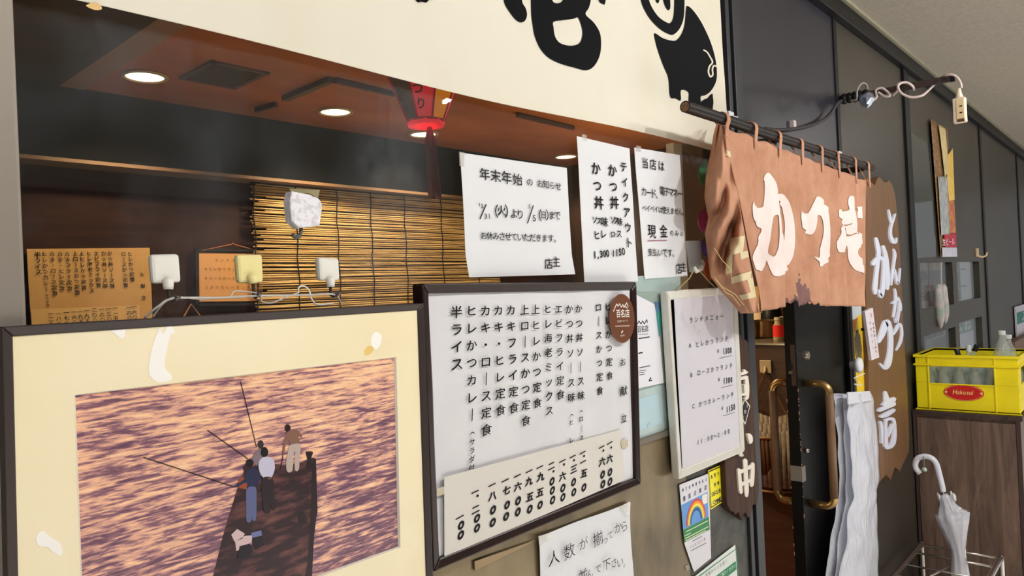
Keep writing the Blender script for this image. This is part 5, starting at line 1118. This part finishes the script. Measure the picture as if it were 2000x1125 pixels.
# white knob hook and the bundle of umbrella sleeves
kp_ = onY(1662, 713, -.014); kb = Thing('knob_hook', 'round white knob hook beside the yellow beer poster', 'hook', kp_)
kb.part('knob', MB().lathe((kp_.x, -.012, kp_.z), [(.014, 0), (.015, -.016), (.026, -.022), (.030, -.030), (.026, -.038), (.013, -.043), (.0001, -.044)], 24, axis=Y), mat('knob_white', rgb(222, 224, 228), .35), smooth=True)
tpx = onY(1690, 690, -.016)
tie = [onY(1668, 738, -.066), onY(1676, 747, -.075), onY(1684, 752, -.075), onY(1675, 752, -.078), onY(1668, 750, -.07)]
kb.part('cord', MB().tube([Vector((kp_.x, -.06, kp_.z-.03))]+tie, .0022, 6), mat('white_cord', rgb(226, 222, 214), .7))
def plastic():
    m, nt, b = newmat('sleeve_plastic'); out = nt.nodes['Material Output']
    b.inputs['Base Color'].default_value = rgb(238, 240, 248); b.inputs['Roughness'].default_value = .25; b.inputs['Specular IOR Level'].default_value = .6
    tc = N(nt, 'ShaderNodeTexCoord'); n = N(nt, 'ShaderNodeTexNoise', Scale=26., Detail=3., Distortion=1.); mp = N(nt, 'ShaderNodeMapping'); mp.inputs['Scale'].default_value = (1.4, 1.4, .5)
    nt.links.new(tc.outputs['Object'], mp.inputs[0]); nt.links.new(mp.outputs[0], n.inputs['Vector'])
    bp = N(nt, 'ShaderNodeBump', Strength=.7, Distance=.012); nt.links.new(n.outputs['Fac'], bp.inputs['Height']); nt.links.new(bp.outputs[0], b.inputs['Normal'])
    tr = N(nt, 'ShaderNodeBsdfTransparent', Color=(.95, .96, 1, 1)); mx = N(nt, 'ShaderNodeMixShader', Fac=.38)
    nt.links.new(b.outputs[0], mx.inputs[1]); nt.links.new(tr.outputs[0], mx.inputs[2]); nt.links.new(mx.outputs[0], out.inputs['Surface']); return m
M_slv = plastic()
BGY = -.075
prof = [(766, 1656, 1700), (790, 1657, 1706), (830, 1659, 1712), (880, 1662, 1715), (930, 1664, 1716), (970, 1664, 1713), (1000, 1660, 1712), (1050, 1652, 1714), (1100, 1644, 1716), (1180, 1632, 1722), (1300, 1622, 1728)]
bg = Thing('umbrella_sleeves', 'bundle of long clear plastic umbrella sleeves hanging beside the wooden sign', 'plastic sleeves', onY(1675, 1300, BGY))
def slv(du, dy, x0, x1, seed):
    def fn(u, v):
        k = v*(len(prof)-1); i = min(int(k), len(prof)-2); f_ = k-i
        y = prof[i][0]+(prof[i+1][0]-prof[i][0])*f_; l = prof[i][1]+(prof[i+1][1]-prof[i][1])*f_; r = prof[i][2]+(prof[i+1][2]-prof[i][2])*f_
        a = x0+(x1-x0)*u; p = onY(l+(r-l)*a, y+8*(1-a)*(v < .01), BGY)
        p.y += dy-.016*math.sin(u*math.pi)*(.5+v)+.012*noise.noise(Vector((u*4+seed, v*9, seed))); return p
    return MB().grid(fn, 16, 60)
for i, (x0, x1, dy) in enumerate(((0, 1, 0), (.03, .97, .022), (-.02, .9, .04))):
    bg.part('sleeve', slv(0, dy, x0, x1, i*3.1), M_slv, smooth=True, recalc=False, solid=.0008)
hd = [onY(1656, 766, BGY-.012), onY(1699, 764, BGY-.012), onY(1703, 782, BGY-.014), onY(1657, 790, BGY-.014)]
bg.part('header_strip', MB().prism(hd, Y*.004), mat('sleeve_header', rgb(214, 216, 226), .4))
# ------------------------------------------------------------------ arm with cable and hanging socket
AX = onY(1640, 195).x
M_arm = mat('arm_metal', rgb(58, 48, 48), .5, .5, c2=rgb(86, 70, 66), scale=60)
a0, a1 = Vector((AX, -.006, onY(1640, 195).z)), onX(1864, 152, AX)
arm = Thing('metal_bar', 'dark metal bar jutting from the wall above the curtain with a cable wound on it', 'bar', a0)
arm.part('shaft', MB().bar(a0, a1, .010, .022), M_arm, bevel=.001)
arm.part('end_cap', MB().bar(a1-(a1-a0).normalized()*.012, a1+(a1-a0).normalized()*.002, .012, .024), M_black)
wrap = MB(); A = lambda px, py, dx=0.: onX(px, py, AX+dx)
for i in range(5): c = a0.lerp(a1, .03+.05*i); wrap.lathe(c, [(.015, -.014), (.022, 0), (.016, .014)], 10, axis=(a1-a0).normalized())
arm.part('black_tape_wrap', wrap, mat('tape_black', rgb(20, 18, 20), .4), smooth=True)
fo = onX(1693, 194, AX-.02); fm = MB().lathe(fo, [(.0001, -.034), (.018, -.02), (.028, .0), (.024, .014), (.01, .022), (.0001, .024)], 12)
for i, v in enumerate(fm.v): fm.v[i] = v+Vector((noise.noise(v*90), noise.noise(v*90+X*4), noise.noise(v*80+Y*9)))*.008
arm.part('foil_wrap', fm, mat('foil', rgb(196, 206, 224), .22, .9))
M_cab = mat('grey_cable', rgb(150, 144, 138), .5); M_cabb = mat('pink_cable', rgb(214, 196, 190), .5)
def spl(pts, n=6):
    P = [Vector(p) for p in pts]; S = []
    for i in range(len(P)-1):
        p0, p1, p2, p3 = [P[max(0, min(len(P)-1, i+j))] for j in (-1, 0, 1, 2)]
        for k in range(n):
            t = k/n; S.append(.5*((2*p1)+(p2-p0)*t+(2*p0-5*p1+4*p2-p3)*t*t+(3*p1-p0-3*p2+p3)*t**3))
    return S+[P[-1]]
cabl = Thing('cable', 'pinkish grey cable looping round the metal arm down to the hanging socket', 'cable', a0)
cabl.part('near_loop', MB().tube(spl([A(1662, 196, -.02), A(1673, 194, -.03), A(1674, 176, -.02), A(1683, 163, .01), A(1692, 166, .03), A(1694, 180, .02), A(1690, 192, -.015)]), .0042, 8), M_cab, smooth=True)
cabl.part('middle_loop', MB().tube(spl([A(1700, 200, -.02), A(1712, 190, -.02), A(1711, 176, -.03), A(1722, 172, -.03), A(1733, 179, -.03), A(1738, 187, -.03), A(1728, 188, -.03), A(1715, 180, -.03)]), .0042, 8), M_cabb, smooth=True)
cabl.part('far_loop', MB().tube(spl([A(1744, 186, -.01), A(1753, 176, -.04), A(1754, 165, -.04), A(1765, 161, -.02), A(1778, 166, .025), A(1785, 175, .02), A(1782, 168, -.02), A(1770, 161, -.03), A(1757, 164, -.04), A(1754, 172, -.045), A(1762, 183, -.045), A(1780, 190, -.04), A(1800, 187, -.03), A(1812, 178, -.01), A(1822, 168, .02), A(1838, 152, .02), A(1848, 147, -.006), A(1860, 146, -.012), A(1870, 152, -.012), A(1876, 162, -.012), A(1878, 172, -.012)]), .0042, 8), M_cabb, smooth=True)
sp_ = A(1878, 172, -.012)
zt, zb_ = A(1878, 186, -.012), A(1876, 240, -.012)
sk = Thing('hanging_socket', 'cream extension socket hanging from the cable end below the ceiling', 'socket', zb_)
M_crm = mat('cream_socket', rgb(236, 218, 196), .4); M_crm2 = mat('yellow_socket', rgb(230, 204, 160), .4)
w2 = .019
def rot2(p, c=zb_, a=-.05): return Vector((p.x, c.y+(p.y-c.y)*math.cos(a)-(p.z-c.z)*math.sin(a), c.z+(p.y-c.y)*math.sin(a)+(p.z-c.z)*math.cos(a)))
def sbox(x0, y0, z0, x1, y1, z1):
    m = MB().box((zb_.x+x0, zb_.y+y0, zb_.z+z0), (zb_.x+x1, zb_.y+y1, zb_.z+z1)); return m
sk.part('body', sbox(-.014, -.019, .0, .014, .019, .085), M_crm, bevel=.003)
sk.part('face_plate', sbox(-.017, -.016, .012, -.0135, .008, .080), M_crm2, bevel=.001)
for z in (.030, .052): sk.part('slot', sbox(-.0185, -.010, z, -.0165, -.002, z+.004), M_black)
sk.part('bottom_slot', sbox(-.0175, -.014, .001, -.0135, .006, .010), mat('slot_brown', rgb(96, 60, 36), .5))
sk.part('neck', MB().tube([zb_+Z*.084, zb_+Z*.1, zb_+Z*.118], [.014, .0085, .006], 12), M_crm, smooth=True)
blk = Thing('cable', 'black cable drooping along the wall from the metal arm to behind the curtain rod', 'cable', onY(1500, 255, -.03))
blk.part('cable_run', MB().tube(spl([A(1644, 196, -.01), onY(1634, 204, -.03), onY(1622, 222, -.02), onY(1605, 236, -.016), onY(1580, 246, -.014), onY(1550, 252, -.014), onY(1520, 254, -.02), onY(1495, 252, -.03)]), .0062, 8), mat('dark_cable', rgb(52, 48, 50), .5), smooth=True)
blk.part('clip', MB().box(onY(1552, 245, -.012)-Vector((.012, .002, .012)), onY(1552, 245, -.012)+Vector((.010, .012, .016))), mat('clip_pink', rgb(206, 190, 190), .5))
# ------------------------------------------------------------------ far panels: posters, panes, hook
FPY = -.004
fp = Thing('food_poster', 'tall beer and food poster curling off the dark panel under the hanging socket', 'poster', onY(1845, 500, FPY))
def zq(x, y): return (1780+x/3.75, 220+y/3.75)
fx0, fx1 = onY(1826, 380, FPY).x, onY(1860, 380, FPY).x
def fsheet(mb, c, y, k=0., n=14):
    q = [onY(*zq(*p), y) for p in c]
    def fn(u, v):
        p = q[0].lerp(q[1], u).lerp(q[3].lerp(q[2], u), v).copy(); p.y -= k+.008*max(0, 1-(p.x-fx0)/(fx1-fx0))**2; return p
    mb.grid(fn, n, n); return mb
F0 = [(125, 48), (266, 118), (325, 1055), (205, 1058)]
fp.part('sheet', fsheet(MB(), F0, FPY), mat('poster_brown_wood', rgb(120, 84, 50), .4, c2=rgb(168, 130, 84), scale=14, stretch=(1, 1, 6)), smooth=True, recalc=False, solid=.001)
for nm, c, col, c2 in (('pale_print', [(172, 470), (250, 470), (268, 890), (196, 900)], rgb(206, 204, 206), rgb(150, 160, 158)), ('beer_print', [(240, 330), (292, 260), (306, 640), (262, 650)], rgb(244, 190, 40), rgb(250, 220, 130)), ('beer_head_print', [(178, 90), (232, 120), (260, 420), (228, 480)], rgb(214, 190, 130), rgb(240, 220, 160)), ('dish_print', [(254, 650), (303, 640), (316, 880), (272, 885)], rgb(232, 150, 70), rgb(170, 90, 70)), ('red_band', [(220, 880), (318, 885), (322, 988), (228, 985)], rgb(200, 36, 60), rgb(190, 30, 54)), ('white_foot', [(202, 988), (322, 988), (326, 1056), (206, 1058)], rgb(206, 206, 222), rgb(216, 216, 230))):
    fp.part(nm, fsheet(MB(), c, FPY, .003+.0005*len(nm)), mat('fp_'+nm, col, .4, c2=c2, scale=30), smooth=True, recalc=False, solid=.0004)
t = MB(); line(t, '生ビール', (240, 950), (306, 945), 14, FPY-.014, mp=zq, ws=1.8, off=.02, res=1); fp.part('lettering', t, mat('fp_white', rgb(236, 226, 230), .5))
tag(build('clear_sheet', MB().prism([onY(*zq(*p), -.003) for p in [(-6, 148), (140, 232), (184, 1056), (34, 1066)]], Y*.002), clear('grey_sheet', (.6, .64, .64, 1), .12, 1.8, .06, hcol=(.4, .46, .44, 1)), org=onY(1795, 500, -.003)), 'grey see-through sheet left of the tall food poster on the dark panel', 'plastic sheet')
hk2 = onY(1908, 500, -.002); hk3 = Thing('adhesive_hook', 'small cream plastic hook on the dark panel right of the food poster', 'hook', hk2)
hk3.part('stem', MB().box(hk2+Vector((-.03, -.012, -.004)), hk2+Vector((.0, .002, .05))), M_crm2, bevel=.002); hk3.part('prong', MB().tube(spl([hk2+Vector((-.015, -.012, 0)), hk2+Vector((-.01, -.03, -.008)), hk2+Vector((.0, -.05, 0)), hk2+Vector((.0, -.056, .02))]), .006, 8), M_crm2, smooth=True)
# behind the far door: shelf, packets and white panel stand in for reflections
def board(name, lab, cat, x0, x1, z0, z1, y, col, group=None, extra=None):
    t = Thing(name, lab, cat, ((x0+x1)/2, y, z0), group); t.part('panel', MB().box((x0, y, z0), (x1, y+.012, z1)), mat(name+'_%d' % len(bpy.data.materials), col, .5)); return t
sh = Thing('reflection_shelf', 'shelf of goods behind the left upper far pane, standing in for a reflection', 'shelf', (6.9, .5, 0))
sh.part('back', MB().box((6.1, .62, .0), (7.6, .64, 1.95)), mat('shelf_back', rgb(120, 96, 84), .7, c2=rgb(176, 160, 150), scale=14))
for z in (1.38, 1.53, 1.68): sh.part('shelf', MB().box((6.1, .42, z-.01), (7.6, .62, z)), mat('shelf_board_%d' % int(z*100), rgb(180, 170, 160), .5))
gr = 'wrapped goods on the added reflection shelf'; cols = [rgb(200, 60, 50), rgb(214, 200, 190), rgb(190, 170, 120), rgb(230, 224, 216), rgb(160, 130, 110)]
for z in (1.38, 1.53, 1.68):
    for k in range(9):
        x = 6.18+k*.15; cc = cols[(k*2+int(z*100)) % 5]; h = .07+.05*((k*7+int(z*100)) % 3)/2
        tag(build('packet', MB().box((x, .45, z), (x+.1, .57, z+h)), mat('packet_%d_%d' % (k, int(z*100)), cc, .4), org=(x, .5, z), bevel=.004), 'wrapped packet on the added shelf, standing in for a reflection', 'packet', gr)
m = board('sign_board', 'white and teal sign board in the lower right pane of the far door', 'sign', 4.91, 5.58, 1.17, 1.35, .045, rgb(206, 206, 222))
m.part('teal_band', MB().box((4.91, .043, 1.27), (5.58, .046, 1.35)), mat('teal_band', rgb(40, 130, 120), .5)); t = MB()
for i, ch in enumerate('ふね'): put(t, ch, Vector((5.10+.28*i, .043, 1.31)), .075, ws=3, off=.03)
m.part('lettering', t, M_wl)
m = board('reflection_panel', 'tall white panel behind the right upper far pane, added for its reflection', 'panel', 7.75, 8.15, 0, 1.9, .36, rgb(226, 236, 232))
m.part('panel_lines', MB().box((7.82, .352, 1.1), (7.86, .361, 1.8)).box((7.95, .352, 1.25), (7.99, .361, 1.5)), mat('panel_dark', rgb(60, 80, 84), .5))
m = board('grey_board', 'slanting pale poster behind the lower left pane of the far door', 'poster', 5.5, 6.4, 0, 1.2, .3, rgb(190, 200, 206))
m = board('sign_board', 'white sign board with a teal band at the right edge, above the yellow crate', 'sign', 6.95, 8.4, 1.117, 1.356, -.02, rgb(212, 210, 224))
m.part('teal_band', MB().box((6.97, -.023, 1.215), (8.4, -.019, 1.305)), mat('teal_band_near', rgb(36, 128, 122), .5)); t = MB()
for i, ch in enumerate('ふね'): put(t, ch, Vector((7.36+.5*i, -.024, 1.26)), .085, ws=3.6, off=.04)
m.part('lettering', t, M_wl)
# two pale hanging decals on the pane
dg_ = Thing('hanging_ornament', 'pair of slim pale pink and white hanging ornaments in front of the far door panes', 'ornament', onY(1838, 645, -.012))
for px0, py1 in ((1837, 643), (1846, 634)):
    top = onY(px0-1, 555, -.012); bot = onY(px0, py1, -.012); k = 12
    dg_.part('drop', MB().lathe(bot, [(.0001, 0), (.012, .02), (.022, .06), (.022, .12), (.018, .2), (.01, top.z-bot.z)], 12), mat('drop_%d' % px0, rgb(222, 196, 204), .3, c2=rgb(160, 186, 170), scale=20), smooth=True)
dg_.part('cord', MB().tube([onY(1838, 512, -.012), onY(1838, 560, -.012)], .003, 6), M_str)
# ------------------------------------------------------------------ cabinet, crate with bottles
KX = 3.74; KYL, KYR = -.006, -.418; KZ = onX(1786, 800, KX).z
M_wal = wood('walnut', rgb(74, 58, 50), rgb(140, 114, 98), (7, 7, .8), 2.6, .5, bump=.1, distort=1.2)
cab = Thing('cabinet', 'walnut-grain cabinet standing against the dark wall under the yellow crate', 'cabinet', (KX+.4, -.2, 0))
cab.part('body', MB().box((KX+.004, KYR, .0), (KX+.85, KYL, KZ-.022)), M_wal, bevel=.001)
cab.part('worktop', MB().box((KX-.012, KYR-.008, KZ-.02), (KX+.86, KYL, KZ)), wood('worktop_dark', rgb(48, 38, 36), rgb(84, 66, 58), (1, 7, 7), 3, .4), bevel=.001)
cab.part('front_panel', MB().box((KX-.004, KYR+.018, .05), (KX+.004, KYL-.014, KZ-.034)), M_wal, bevel=.0012)
for y0, y1 in ((KYL-.012, KYL), (KYR, KYR+.016)): cab.part('side_edge', MB().box((KX-.008, y0, .0), (KX+.004, y1, KZ-.021)), mat('cab_edge_%d' % len(bpy.data.materials), rgb(70, 54, 50), .45))
M_yel = mat('crate_yellow', rgb(246, 226, 24), .38, spec=.4, c2=rgb(236, 214, 26), scale=6)
qx = KX+.012; cl, cr_ = onX(1787, 700, qx), onX(1988, 700, qx)
CY0, CY1 = cr_.y, cl.y; CZ0 = KZ+.001; CZ1 = onX(1784, 692, qx).z; CD = .36
cr = Thing('bottle_crate', 'yellow plastic bottle crate with a red oval badge on the walnut cabinet', 'crate', ((qx+CD/2), (CY0+CY1)/2, CZ0))
Hc = CZ1-CZ0; T_ = .008
za0, za1 = CZ0+Hc*.49, CZ0+Hc*.79
def wall_with_window(axis, pos, a0, a1, out, w0, w1):
    m = MB()
    def bx(u0, u1, z0, z1, t=T_, o=0.):
        if axis == 'x': m.box((pos-o, u0, z0), (pos+t, u1, z1))
        else: m.box((u0, pos-o, z0), (u1, pos+t, z1))
    bx(a0, a1, CZ0, za0); bx(a0, a1, za1, CZ1); bx(a0, w0, za0, za1); bx(w1, a1, za0, za1); return m
wl = CY1-CY0
fr_ = cr.part('front_panel', wall_with_window('x', qx, CY0, CY1, -1, CY0+wl*.225, CY1-wl*.14), M_yel, bevel=.002)
cr.part('back_panel', wall_with_window('x', qx+CD-T_, CY0, CY1, 1, CY0+wl*.2, CY1-wl*.2), M_yel, bevel=.002)
cr.part('side_panel', wall_with_window('y', CY0, qx+T_, qx+CD-T_, -1, qx+.07, qx+CD-.07), M_yel, bevel=.002); cr.part('side_panel', wall_with_window('y', CY1-T_, qx+T_, qx+CD-T_, 1, qx+.07, qx+CD-.07), M_yel, bevel=.002)
cr.part('base', MB().box((qx, CY0, CZ0), (qx+CD, CY1, CZ0+.01)), M_yel)
m = MB(); o = .007
for z0, z1 in ((CZ1-.012, CZ1), (CZ1-.05, CZ1-.042)):
    m.box((qx-o, CY0-o, z0), (qx+T_, CY1+o, z1)).box((qx+CD-T_, CY0-o, z0), (qx+CD+o, CY1+o, z1)).box((qx, CY0-o, z0), (qx+CD, CY0+T_, z1)).box((qx, CY1-T_, z0), (qx+CD, CY1+o, z1))
cr.part('rim', m, M_yel, bevel=.0015)
m = MB(); wy0, wy1 = CY0+wl*.225, CY1-wl*.14
m.box((qx-.004, wy0-.004, za0-.005), (qx, wy1+.004, za0+.001))
for y in (wy0-.003, wy1+.003): m.box((qx-.004, y-.003, CZ0+.004), (qx, y+.003, CZ1-.012))
m.box((qx-.006, CY0-.006, CZ0), (qx, CY1+.006, CZ0+.006)); cr.part('rib', m, M_yel, bevel=.001)
bc = onX(1882, 767, qx); ry, rz = onX(1843, 765, qx).y-bc.y, onX(1882, 751, qx).z-bc.z
def badge(k, x, n=36): return [Vector((x, bc.y+abs(ry)*k*math.cos(i*2*math.pi/n), bc.z+abs(rz)*k*math.sin(i*2*math.pi/n))) for i in range(n)]
bd = cr.part('badge', MB().prism(badge(1, qx-.0016), X*.003), mat('badge_red', rgb(204, 36, 32), .35))
t = MB(); R_ = badge(.93, qx-.0018); t.tube(R_+[R_[0]], .0008, 5)
stx = 'Hakusui'; Hy = Vector((0, -1, 0))
for i, ch in enumerate(stx):
    wd_ = [.0, 1.2, 2.1, 3.0, 3.95, 4.8, 5.45][i]
    put(t, ch, Vector((qx-.0018, bc.y+.0335-wd_*.0126, bc.z+.002)), .030 if i == 0 else .0265, u=Hy, v=Z, nrm=-X, off=.012, ws=.85, shear=.12)
for s in (-1, 1): t.lathe((qx-.0018, bc.y+s*abs(ry)*.86, bc.z), [(.0001, -.0006), (.0045, 0)], 10, axis=X)
cr.part('badge_lettering', t, mat('badge_gold', rgb(240, 206, 130), .4), under=bd)
M_bot = clear('bottle_glass', (.88, .92, .9, 1), .26, 1.6, .05, hcol=(.86, .9, .84, 1)); M_bcap = mat('bottle_lip', rgb(210, 214, 210), .15, spec=.8)
bt = None; nb = 0
labs = 'short clear empty bottle standing wholly inside the yellow crate'
for i in range(5):
    for j in range(6):
        p = Vector((qx+.045+i*.066, CY0+.042+j*(wl-.084)/5, CZ0+.011)); h = .82*Hc
        if bt is None:
            bt = Thing('glass_bottle', labs, 'bottle', p, 'empty bottles in the yellow crate')
            bt.part('body', MB().lathe(p, [(.0001, .004), (.026, .0), (.028, .006), (.028, h*.52), (.024, h*.64), (.0125, h*.84), (.011, h*.98)], 18), M_bot, smooth='auto'); bt.part('lip', MB().lathe(p, [(.011, h*.95), (.0135, h*.955), (.0135, h*.99), (.0115, h), (.0095, h*.995)], 16), M_bcap, smooth='auto')
        else: copy_tree(bt.o, p)
def tall_bottle(px, py, lab, s=1.):
    p0 = onX(px, py, qx+.14 if s == 1 else qx+.21); h = .155*s; b0 = Vector((p0.x, p0.y, p0.z-h))
    t = Thing('glass_bottle', lab, 'bottle', b0); t.part('body', MB().lathe(b0, [(.0001, .004), (.03, 0), (.033, .01), (.034, h*.35), (.028, h*.52), (.014, h*.76), (.012, h*.9)], 20), M_bot, smooth='auto')
    t.part('lip', MB().lathe(b0, [(.012, h*.88), (.0155, h*.885), (.0155, h*.985), (.0135, h), (.010, h*.99)], 16), M_bcap, smooth='auto')
tall_bottle(1956, 646, 'taller clear glass bottle sticking out above the right end of the yellow crate'); tall_bottle(1968, 654, 'second clear glass bottle behind the tall one at the right end of the crate', .95)
for k, (px, py, col, lab) in enumerate(((1868, 682, rgb(40, 40, 46), 'dark capped bottle neck poking above the left part of the crate'), (1892, 675, rgb(222, 226, 236), 'white capped bottle neck poking above the middle of the crate'), (1908, 674, rgb(30, 30, 34), 'black capped bottle neck just right of the white one in the crate'))):
    p = onX(px, py, qx+.1+.06*k); t = Thing('capped_bottle', lab, 'bottle', p-Z*.13)
    ax = Vector((0, .25-.3*k, 1)).normalized()
    t.part('cap', MB().lathe(p-ax*.03, [(.0105, 0), (.0115, .026), (.009, .032), (.0001, .033)], 14, axis=ax), mat('cap_%d' % px, col, .35), smooth='auto'); t.part('body', MB().lathe(p-ax*.11, [(.0001, 0), (.022, 0), (.022, .04), (.010, .07), (.0095, .082)], 14, axis=ax), M_bot, smooth='auto')
# ------------------------------------------------------------------ umbrella stand and umbrella
RZk = .45
M_ste = mat('stainless', rgb(196, 188, 182), .22, .95)
bl_, br_ = onZ(1800, 1062, RZk), onZ(1958, 1084, RZk); ml, mr_ = onZ(1786, 1079, RZk), onZ(1950, 1103, RZk); fl, fr2 = onZ(1762, 1101, RZk), onZ(1905, 1129, RZk)
XB = min(bl_.x, KX-.02); yl, yr = bl_.y, br_.y
stn = Thing('umbrella_stand', 'low stainless steel umbrella stand in front of the walnut cabinet', 'umbrella stand', ((XB+fl.x)/2-.1, (yl+yr)/2, 0))
XF = fl.x-.28
for y in (yl, yr): stn.part('side_tube', MB().tube(spl([Vector((XB, y, .0)), Vector((XB, y, RZk-.04)), Vector((XB-.02, y, RZk-.004)), Vector((XB-.06, y, RZk)), Vector((XF+.06, y, RZk)), Vector((XF+.02, y, RZk-.006)), Vector((XF, y, RZk-.05)), Vector((XF, y, 0))]), .011, 12), M_ste, smooth=True)
rails_x = [XB-.012, ml.x, fl.x, fl.x-.14, XF+.03]
for x in rails_x: stn.part('rail', MB().tube([Vector((x, yl, RZk)), Vector((x, yr, RZk))], .0045, 10), M_ste, smooth=True)
for x in (XB, XF): stn.part('lower_rail', MB().tube([Vector((x, yl, .08)), Vector((x, yr, .08))], .005, 10), M_ste, smooth=True)
stn.part('cross_rod', MB().tube([Vector((ml.x, (yl+yr)/2-.02, RZk)), Vector((fl.x-.14, (yl+yr)/2+.05, RZk))], .004, 8), M_ste, smooth=True)
stn.part('drip_tray', MB().box((XF+.012, yr+.012, .02), (XB-.012, yl-.012, .04)), mat('tray_steel', rgb(150, 148, 146), .35, .8), bevel=.004)
UX = (ml.x+fl.x)/2
U = lambda px, py: onX(px, py, UX)
um = Thing('umbrella', 'furled clear vinyl umbrella with a white crook handle in the steel stand', 'umbrella', U(1888, 1290))
M_vin = clear('clear_vinyl', (.93, .94, .98, 1), .55, 1.5, .12, hcol=(.92, .93, 1, 1))
hpts = [(1797, 925), (1789, 915), (1788, 905), (1792, 896), (1801, 892), (1812, 892), (1822, 897), (1829, 907), (1834, 925), (1839, 945), (1842, 960)]
um.part('handle', MB().tube(spl([U(*p) for p in hpts]), .0112, 14), mat('handle_white', rgb(226, 228, 240), .3, spec=.5), smooth=True)
cpx = [(1842, 966, 6), (1847, 974, 11), (1850, 985, 13), (1855, 1000, 20), (1858, 1003, 27), (1861, 1020, 24), (1866, 1045, 17), (1870, 1068, 11.5), (1872, 1082, 10.5), (1874, 1100, 12), (1876, 1122, 15), (1880, 1180, 16), (1885, 1250, 9), (1888, 1285, 3)]
cen = [U(x, y) for x, y, r in cpx]; m = MB(); n = 24; vs = []
for i, (x, y, r) in enumerate(cpx):
    rr = r*pxm(cen[i])*1.05; d = (cen[min(i+1, len(cen)-1)]-cen[max(i-1, 0)]).normalized(); a = d.cross(X).normalized(); b = d.cross(a)
    vs += [cen[i]+(a*math.cos(k*2*math.pi/n)+b*math.sin(k*2*math.pi/n))*rr*(1+.16*math.sin(k*2*math.pi/n*8+i*.5)*(.35 if i > 9 else 1)) for k in range(n)]
m.add(vs, [(i*n+k, i*n+(k+1) % n, i*n+n+(k+1) % n, i*n+n+k) for i in range(len(cpx)-1) for k in range(n)])
um.part('canopy', m, M_vin, smooth=True)
flp = MB().prism([U(1862, 1000)-X*.02, U(1880, 1002)-X*.022, U(1879, 1016)-X*.022, U(1865, 1014)-X*.02], X*.001); um.part('flap', flp, M_vin)
um.part('shaft', MB().tube([U(1842, 958), U(1888, 1290)], .004, 8), M_ste, smooth=True)
mt_ = mat('rib_tip', rgb(230, 230, 230), .4)
for k, (px, py) in enumerate(((1831, 962), (1835, 964), (1843, 966), (1850, 966), (1857, 960), (1863, 962), (1864, 966), (1847, 970))):
    dx = -.012 if k % 2 else .004; a = U(px, py)+X*dx; b = U(px+1.5, py+13)+X*dx
    um.part('rib_tip', MB().tube([a, a.lerp(b, .3), b], [.0028, .0046, .0038], 8), mt_, smooth=True)
ch = U(1804, 903); um.part('charm_cord', MB().tube([U(1805, 890)-X*.012, U(1806, 900)-X*.012, U(1807, 912)-X*.012], .0018, 6), mat('charm_grey', rgb(120, 124, 124), .5)); um.part('charm', MB().lathe(U(1807, 916)-X*.012, [(.0001, -.0105), (.008, -.006), (.0105, 0), (.008, .006), (.0001, .0105)], 14), mat('charm_green', rgb(186, 206, 190), .2, .3), smooth=True)
bpy.data.objects.remove(_fo)
